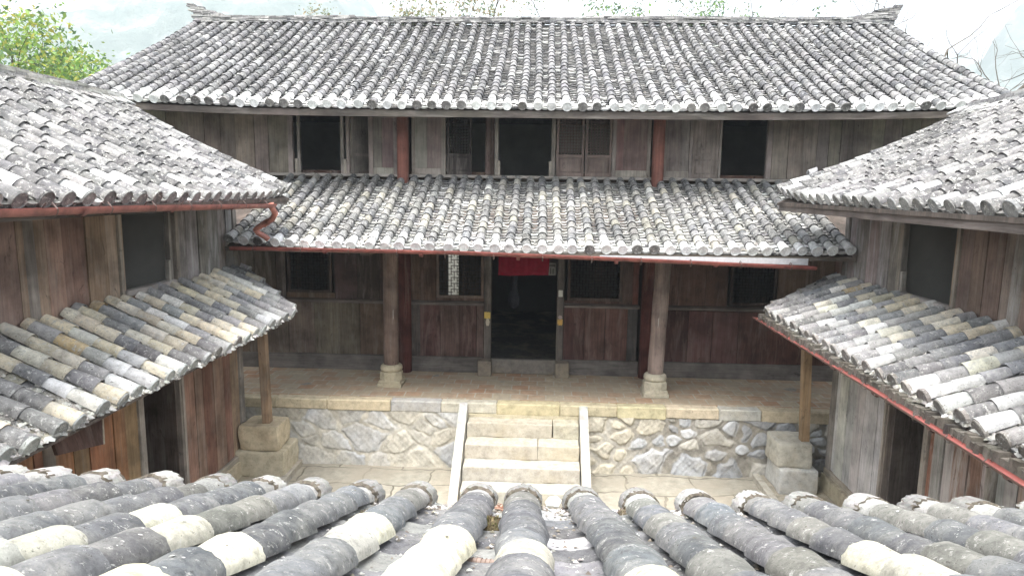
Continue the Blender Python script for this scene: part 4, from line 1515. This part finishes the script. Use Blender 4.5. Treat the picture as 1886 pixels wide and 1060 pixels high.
for i in range(len(rows) - 1):
    uc = (rows[i] + rows[i + 1]) / 2
    for _ in range(230):
        s = .02 + abs(rng.gauss(0, .13)) if rng.random() < .55 else rng.uniform(.1, 2.0)
        t = rng.gauss(0, .3)
        if rng.random() < .4: t = rng.choice((-1, 1)) * rng.uniform(.42, .62)
        u = uc + t * .1
        sz = rng.uniform(.003, .013) * (1.35 if s < .25 else 1)
        k = rng.randint(4, 6)
        a = rng.uniform(0, 6)
        hb = -.022 + .03 * t * t + rng.uniform(0, .01)
        pts = [Pn(u + sz * math.cos(a + 6.28 * q / k) * rng.uniform(.5, 1.3), s + sz * math.sin(a + 6.28 * q / k) * rng.uniform(.5, 1.6), hb) for q in range(k)] + [Pn(u, s, hb + sz * rng.uniform(.3, .9))]
        m.add(pts, [(q, (q + 1) % k, k) for q in range(k)], jit(rng.choice(CH), .2, .05))
o = m.build("roof_debris", M_MORTAR, kind='stuff', label="crumbs of mortar, lichen and bark lying in the tile troughs")


def clump(u, s, size, h, label, cols, seed, n=260):
    m = MB()
    r = random.Random(seed)
    c0 = Pn(u, s, -.03)
    for _ in range(n):
        a, rr = r.uniform(0, 6.28), math.sqrt(r.random())
        x, y = math.cos(a) * rr * size, math.sin(a) * rr * size
        hh = h * math.sqrt(max(0, 1 - rr * rr)) * r.uniform(.6, 1.05)
        p = c0 + V(x, y, hh)
        b = .0045 + r.random() * .004
        dx, dy = r.uniform(-b, b), r.uniform(-b, b)
        m.add([p + V(-b, dx, -.012), p + V(b, -dx, -.012), p + V(dx, b, -.010), p + V(dx, dy, .010)], [(0, 1, 3), (1, 2, 3), (2, 0, 3)], jit(r.choice(cols), .3, .1))
    n2 = 12
    vs = [c0 + V(math.cos(6.28 * k / n2) * size * q, math.sin(6.28 * k / n2) * size * q, h * hz) for q, hz in ((1.0, .0), (.85, .55), (.45, .85)) for k in range(n2)] + [c0 + V(0, 0, h * .92)]
    fs = [(j * n2 + k, j * n2 + (k + 1) % n2, (j + 1) * n2 + (k + 1) % n2, (j + 1) * n2 + k) for j in range(2) for k in range(n2)] + [(2 * n2 + k, 2 * n2 + (k + 1) % n2, 3 * n2) for k in range(n2)]
    m.add(vs, fs, cols[-1], True)
    o = m.build("moss_clump", M_MOSS)
    tag(o, label, "moss", "moss clumps in the tile troughs")


GM = [(0.13, 0.12, 0.06), (0.10, 0.085, 0.05), (0.17, 0.13, 0.08), (0.08, 0.065, 0.04)]
uc = lambda i: (rows[i] + rows[i + 1]) / 2
clump(-.165, .60, .055, .06, "round brown moss cushion sitting alone in the middle trough of the near roof", GM, 1, 420)
clump(-.21, .06, .03, .05, "green moss tuft stuck to the side of a row end, above the red-brown litter", [(0.10, 0.16, 0.03), (0.14, 0.19, 0.05), (0.07, 0.09, 0.03)], 2, 160)
clump(.42, .14, .05, .05, "dark crusty moss heap hugging a row end right of the middle trough", [(0.16, 0.13, 0.10), (0.30, 0.27, 0.24), (0.12, 0.10, 0.07)], 3, 260)
clump(-.72, .35, .03, .03, "small dark moss dot in the trough left of the middle rows", [(0.12, 0.10, 0.07), (0.2, 0.17, 0.13), (0.09, 0.07, 0.05)], 4, 120)
# red-brown litter at the eave, middle trough
m = MB()
for _ in range(90):
    p = Pn(-.15 + rng.gauss(0, .04), .04 + rng.uniform(-.02, .10), -.03 + rng.uniform(0, .03))
    a = rng.uniform(0, 6.28)
    l, w_ = rng.uniform(.012, .04), rng.uniform(.002, .006)
    d = V(math.cos(a), math.sin(a), rng.uniform(-.3, .3)) * l
    e = V(-math.sin(a), math.cos(a), 0) * w_
    m.add([p - d - e, p - d + e, p + d + e, p + d - e, p + V(0, 0, w_)], [(0, 1, 4), (1, 2, 4), (2, 3, 4), (3, 0, 4)], jit(rng.choice([(0.34, 0.16, 0.11), (0.42, 0.27, 0.2), (0.25, 0.13, 0.09), (0.5, 0.4, 0.33)]), .2))
m.build("leaf_litter", M_MORTAR, kind='stuff', label="red-brown dry litter gathered at the eave of the middle trough")
# curled strip of bark and a broken white shard
m = MB()
p0, p1 = Pn(-.22, 1.20, -.010), Pn(-.085, 1.235, -.012)
pts = [p0 + (p1 - p0) * k / 10 for k in range(11)]
m.tube(pts, [.005] + [.0105 + .0014 * math.sin(k * 2.1) for k in range(1, 10)] + [.008], 10, (0.22, 0.17, 0.145))
for k in range(9):
    q = p0 + (p1 - p0) * (k + .7) / 10
    m.tube([q, q + (p1 - p0) * .012], .0128, 10, (0.13, 0.09, 0.075))
tag(m.build("dry_husk", M_BARK), "ribbed brown curled husk lying in the trough nearest the bottom edge", "husk")
m = MB()
cpt = Pn(.085, .02, .0)
q = [(-.032, -.012, .0), (.024, -.02, .0), (.038, .01, .018), (.012, .022, .034), (-.02, .018, .028), (-.038, .004, .012)]
m.prism([cpt + V(*a) for a in q], [cpt + V(a[0], a[1] - .004, a[2] + .009) for a in q], (0.66, 0.66, 0.62))
tag(m.build("tile_shard", M_MORTAR), "white broken shard wedged between two row ends above the steps", "shard")

# ------------------------------------------------------------------ small things on the houses
m = MB()                                        # red cloth in the doorway: gathered hem, slight folds
n1, n2 = 30, 6
vs = []
for side_o in (0, .006):
    for j in range(n2 + 1):
        for i in range(n1 + 1):
            t, h = i / n1, j / n2
            vs.append((-.80 + .96 * t + .012 * math.sin(h * 3), 12.60 + side_o + .014 * math.sin(t * 21) * h + .008 * math.sin(t * 47), 3.47 - .49 * h - .012 * math.sin(t * 5 + .4) * h))
W1 = n1 + 1
fs = [(j * W1 + i, j * W1 + i + 1, (j + 1) * W1 + i + 1, (j + 1) * W1 + i) for j in range(n2) for i in range(n1)]
B1 = len(vs) // 2
m.add(vs, fs + [tuple(k + B1 for k in f[::-1]) for f in fs] + [(n2 * W1 + i, n2 * W1 + i + 1, B1 + n2 * W1 + i + 1, B1 + n2 * W1 + i) for i in range(n1)], (0.24, 0.012, 0.03), True)
tag(m.build("door_cloth", M_CLOTH), "crimson cloth valance hanging across the top of the central doorway", "cloth")
m = MB()
m.box(.165, .30, 12.64, 12.65, 2.99, 3.22, (0.30, 0.30, 0.28))
for a, b, c, d in ((.19, .215, 3.01, 3.13), (.235, .262, 3.01, 3.12), (.175, .29, 3.15, 3.20)):
    m.box(a, b, 12.635, 12.64, c, d, (0.12, 0.12, 0.115))
tag(m.build("notice", M_PAPER), "small grey printed sheet hanging just right of the crimson cloth", "notice")


def paper(u0, u1, z0, z1, col, tear, label, second=None, y=12.31):
    m = MB()
    n_ = 8
    top = [(u0 + (u1 - u0) * k / n_, z1 + rng.uniform(-1, 1) * tear * .3) for k in range(n_ + 1)]
    bot = [(u0 + (u1 - u0) * k / n_, z0 + rng.uniform(-1, 1) * tear) for k in range(n_ + 1)]
    for k in range(n_):
        m.add([(top[k][0], y - .003, top[k][1]), (top[k + 1][0], y - .003, top[k + 1][1]), (bot[k + 1][0], y - .003, bot[k + 1][1]), (bot[k][0], y - .003, bot[k][1])], [(0, 3, 2, 1)], col)
    if second:
        a, b, c, d, cc = second
        k = 6
        pts = [((a + b) / 2 + (b - a) / 2 * math.cos(6.28 * q / k) * rng.uniform(.75, 1.1), y - .002, (c + d) / 2 + (d - c) / 2 * math.sin(6.28 * q / k) * rng.uniform(.75, 1.1)) for q in range(k)]
        m.add(pts, [tuple(range(k))], cc)
    o = m.build("paper_scrap", M_PAPER)
    sol = o.modifiers.new("thickness", 'SOLIDIFY')
    sol.thickness = .0015
    tag(o, label, "paper", "papers pasted on the door posts")


paper(-1.03, -.915, 2.19, 2.31, (0.62, 0.46, 0.13), .015, "square yellow paper pasted on the post left of the doorway, torn white below", (-1.01, -.92, 2.04, 2.20, (0.5, 0.45, 0.36)))
paper(.345, .44, 2.10, 2.20, (0.62, 0.40, 0.12), .035, "ragged orange-yellow paper scrap on the post right of the doorway", (.355, .435, 2.19, 2.29, (0.42, 0.34, 0.32)))
m = MB()
m.box(.352, .432, 12.296, 12.308, 2.63, 2.755, (0.66, 0.66, 0.60))
m.box(.388, .396, 12.298, 12.308, 2.775, 2.80, (0.1, 0.1, 0.1))
tag(m.build("door_plate", M_PAPER, bevel=.004), "small white plate nailed on the post, higher than the orange scrap", "plate")
# dark bundle hanging in the doorway
m = MB()
m.lathe(-.50, 12.95, [(.02, 2.28), (.085, 2.32), (.12, 2.42), (.115, 2.52), (.07, 2.62), (.05, 2.75), (.065, 2.95), (.04, 3.1), (.006, 3.2)], 14, (0.035, 0.036, 0.045))
m.lathe(-.50, 12.95, [(.005, 3.2), (.005, 4.57)], 6, (0.05, 0.05, 0.05))
tag(m.build("hanging_bundle", M_CLOTH), "dark bundle hanging in the shade of the doorway below the crimson cloth", "bundle")
# board hung under the left skirt eave
m = MB()
m.prism([(-3.93, 5.02, 2.42), (-3.92, 5.56, 2.30), (-3.89, 5.56, 2.30), (-3.90, 5.02, 2.42)], [(-4.03, 5.02, 2.86), (-4.02, 5.72, 2.74), (-3.99, 5.72, 2.74), (-4.0, 5.02, 2.86)], (0.10, 0.06, 0.05))
m.prism([(-3.925, 5.56, 2.30), (-3.925, 5.58, 2.296), (-3.885, 5.58, 2.296), (-3.885, 5.56, 2.30)], [(-4.025, 5.72, 2.74), (-4.025, 5.74, 2.736), (-3.985, 5.74, 2.736), (-3.985, 5.72, 2.74)], (0.40, 0.34, 0.27))
for yy in (5.2, 5.5):
    m.box(-4.015, -4.0, yy, yy + .012, 2.74, 2.98, (0.1, 0.09, 0.08))
tag(m.build("hanging_board", M_WOOD_RED), "dark brown board hanging under the tile eave against orange-brown planks", "board")
# loose tile fragments at the foot of the pale wing's roof verge
for i, (x, y, z, l, a, c, lab) in enumerate(((3.62, 9.98, 4.72, .20, .4, (0.47, 0.45, 0.36), "cream tile piece perched on the corner where the right wing roof meets the wall"),
                                            (3.86, 10.02, 4.88, .12, -.3, (0.28, 0.28, 0.29), "dark broken tile leaning on the wing roof edge beside the cream piece"))):
    m = MB()
    n_ = 8
    D = V(math.cos(a), 0, .35)
    D /= np.linalg.norm(D)
    vs = [V(x, y, z) + D * t + V(0, r_ * math.sin(q), r_ * math.cos(q)) for r_ in (.062, .050) for t in (0, l) for q in [math.pi * (-.5 + k / n_) for k in range(n_ + 1)]]
    w1 = n_ + 1
    fs = [(k, w1 + k, w1 + k + 1, k + 1) for k in range(n_)] + [(2 * w1 + k, 2 * w1 + k + 1, 3 * w1 + k + 1, 3 * w1 + k) for k in range(n_)] + [(k, k + 1, 2 * w1 + k + 1, 2 * w1 + k) for k in range(n_)] + [(w1 + k, 3 * w1 + k, 3 * w1 + k + 1, w1 + k + 1) for k in range(n_)]
    m.add(vs, fs, c, True)
    tag(m.build("loose_tile", M_TILE_L), lab, "roof tile", "loose tiles on the right wing's roof edge")

# ------------------------------------------------------------------ added white wall behind the house, trees, hills
m = MB()
y = -7.0
m.box(-9, 9, 21.5, 21.8, -.05, 2.6, (0.66, 0.65, 0.60))  # added to fill the rear gap with brightness
tag(m.build("backlight_wall", M_PLASTER), "white wall added to look bright through the lattice left of the doorway", "wall")


def tree(x, y, h, cr, n_leaf, cols, label, seed, leaf=.09, dens=None, trunk_r=.16, bare=False, squash=.8, cz=None, lean=(0, 0), spread=1.0):
    r = random.Random(seed)
    t = thing("tree", (x, y, -.05), label, "tree", "trees beyond the roofs")
    m = MB()
    tips, limbs = [], []

    def limb(p, d, L, rad, lvl):
        pts, rs = [p], [rad]
        q = p
        n_ = 4
        for k in range(n_):
            d = (d + Vector((r.gauss(0, .16), r.gauss(0, .16), r.gauss(.03, .1)))).normalized()
            q = q + d * L / n_
            pts.append(q)
            rs.append(rad * (1 - .45 * (k + 1) / n_))
        limbs.append((pts, rs, 7 if lvl < 2 else 5))
        if lvl >= (4 if bare else 3):
            tips.append(q)
            return
        for k in range(r.randint(2, 3) if lvl else r.randint(4, 5)):
            a = r.uniform(0, 6.28)
            tilt = r.uniform(.35, .95) * spread
            s1 = d.orthogonal().normalized()
            s2 = d.cross(s1)
            nd_ = (d * math.cos(tilt) + (s1 * math.cos(a) + s2 * math.sin(a)) * math.sin(tilt)).normalized()
            b0 = pts[-1] if k < 2 else pts[-2]
            limb(b0, nd_, L * r.uniform(.55, .78), rs[-1] * r.uniform(.6, .8), lvl + 1)
        if lvl >= 2: tips.append(q)
    limb(Vector((x, y, -.1)), Vector((lean[0], lean[1], 1)).normalized(), h * .42, trunk_r, 0)
    base = Vector((x, y, -.1))
    k_ = h / max(p.z for p in tips)
    for pts, rs, nn in limbs:
        m.tube([base + (p - base) * k_ for p in pts], [a * k_ for a in rs], nn, jit((0.10, 0.085, 0.07), .2))
    tips = [base + (p - base) * k_ for p in tips]
    m.build("trunk", M_BARK, t)
    if n_leaf:
        m = MB()
        for _ in range(n_leaf):
            c = r.choice(tips)
            p = V(*c) + V(r.gauss(0, cr), r.gauss(0, cr), r.gauss(0, cr * squash))
            s = leaf * r.uniform(.5, 1.4)
            a1, a2 = r.uniform(0, 6.28), r.uniform(-1.1, 1.1)
            D = V(math.cos(a1) * math.cos(a2), math.sin(a1) * math.cos(a2), math.sin(a2)) * s
            E_ = np.cross(D, V(r.gauss(0, 1), r.gauss(0, 1), r.gauss(0, 1)))
            E_ = E_ / (np.linalg.norm(E_) + 1e-6) * s * .45
            m.add([p - D, p - D * .1 + E_, p + D, p - D * .1 - E_], [(0, 1, 2, 3)], jit(r.choice(cols), .25, .08))
        m.build("crown", M_LEAF, t)
    return t


GREEN = [(0.15, 0.25, 0.06), (0.20, 0.31, 0.08), (0.25, 0.36, 0.10), (0.10, 0.17, 0.08), (0.36, 0.36, 0.08)]
DKG = [(0.10, 0.16, 0.11), (0.13, 0.19, 0.12), (0.18, 0.23, 0.12)]
OLIV = [(0.20, 0.22, 0.12), (0.27, 0.24, 0.14), (0.30, 0.25, 0.15), (0.17, 0.21, 0.13)]
tree(-17.3, 19.5, 9.7, .36, 7500, GREEN, "leafy yellow-green tree rising behind the brown wing's roof", 4, .075, trunk_r=.2)
tree(-12.6, 18.6, 7.6, .35, 2600, DKG + GREEN[:2], "darker small tree in front of the yellow-green one, by the wing ridge", 9, .07, trunk_r=.12)
tree(-3.6, 31.0, 14.4, .36, 5000, OLIV, "rounded olive and rust tree behind the ridge, left of its middle", 14, .085, trunk_r=.2)
tree(2.6, 33.0, 14.8, .34, 2600, DKG + OLIV[:1], "pale green sparse tree above the middle of the ridge", 21, .085, trunk_r=.16)
tree(5.8, 33.0, 14.9, .26, 2400, DKG + GREEN[:2], "upright green tree with a visible trunk, right of the ridge's middle", 22, .085, trunk_r=.18)
tree(9.6, 36.0, 14.9, .30, 900, DKG, "thin bluish tree with few leaves, third from the ridge's right tip", 33, .085, trunk_r=.1)
tree(16.2, 33.0, 15.2, .3, 0, OLIV, "twiggy bare tree poking above the right half of the ridge", 41, .10, trunk_r=.3, bare=True)
tree(19.6, 30.0, 14.4, .3, 0, OLIV, "bare tree with a forked grey trunk beyond the right roof slope", 52, trunk_r=.36, bare=True)
tree(23.5, 28.5, 15.0, .3, 0, OLIV, "bare tree whose branches enter at the top right corner", 57, trunk_r=.38, bare=True)


def mat_hill():
    m, nt, b = base_mat("wooded_limestone", .95, .05)
    v = mapping(nt, (1, 1, 1))
    c = ramp(nt, noise(nt, v, .06, 8, .72), [(0.36, (0.13, 0.17, 0.15)), (0.52, (0.18, 0.22, 0.19)), (0.66, (0.36, 0.38, 0.38))])  # hill colours paled, standing in for thicker haze
    nt.links.new(c, b.inputs['Base Color'])
    bump(nt, b, noise(nt, v, .10, 8, .75), 1.0, 5.0)
    return m


def hill(cx, cy, rx, ry, h, seed, power=1.0):
    m = MB()
    n_ = 90
    w, w2, w3 = Wave(seed, .010), Wave(seed + 1, .036), Wave(seed + 2, .12)
    vs = []
    for j in range(n_ + 1):
        for i in range(n_ + 1):
            u, v_ = -1 + 2 * i / n_, -1 + 2 * j / n_
            x, yy = cx + u * rx, cy + v_ * ry
            d = math.sqrt(u * u + v_ * v_)
            b_ = max(0, 1 - d) ** power
            z = -3 + h * b_ * (1 + .16 * w(x, yy)) + h * .045 * w2(x, yy) * min(1, b_ * 4) + h * .016 * w3(x, yy) * min(1, b_ * 4)
            vs.append((x, yy, z))
    W1 = n_ + 1
    m.add(vs, [(j * W1 + i, j * W1 + i + 1, (j + 1) * W1 + i + 1, (j + 1) * W1 + i) for j in range(n_) for i in range(n_)], (0.1, 0.1, 0.1), True)
    return m.build("hill", M_HILL, kind='structure')


HAZE = .0012
M_HILL = mat_hill()
hill(-305, 640, 275, 290, 250, 3, .8)
hill(655, 625, 345, 310, 420, 8, .75)

# ------------------------------------------------------------------ haze
m = MB()
m.box(-3000, 3000, -1600, 3400, -6, 440, (1, 1, 1))
hm = bpy.data.materials.new("haze_air")
hm.use_nodes = True
ht = hm.node_tree
ht.nodes.clear()
ho = ht.nodes.new('ShaderNodeOutputMaterial')
hv = ht.nodes.new('ShaderNodeVolumePrincipled')
hv.inputs['Color'].default_value = (0.84, 0.93, 1.0, 1)
hv.inputs['Density'].default_value = HAZE
hv.inputs['Anisotropy'].default_value = 0.2
ht.links.new(hv.outputs[0], ho.inputs['Volume'])
m.build("haze", hm, kind='stuff', label="pale blue mist between the houses and the hills")
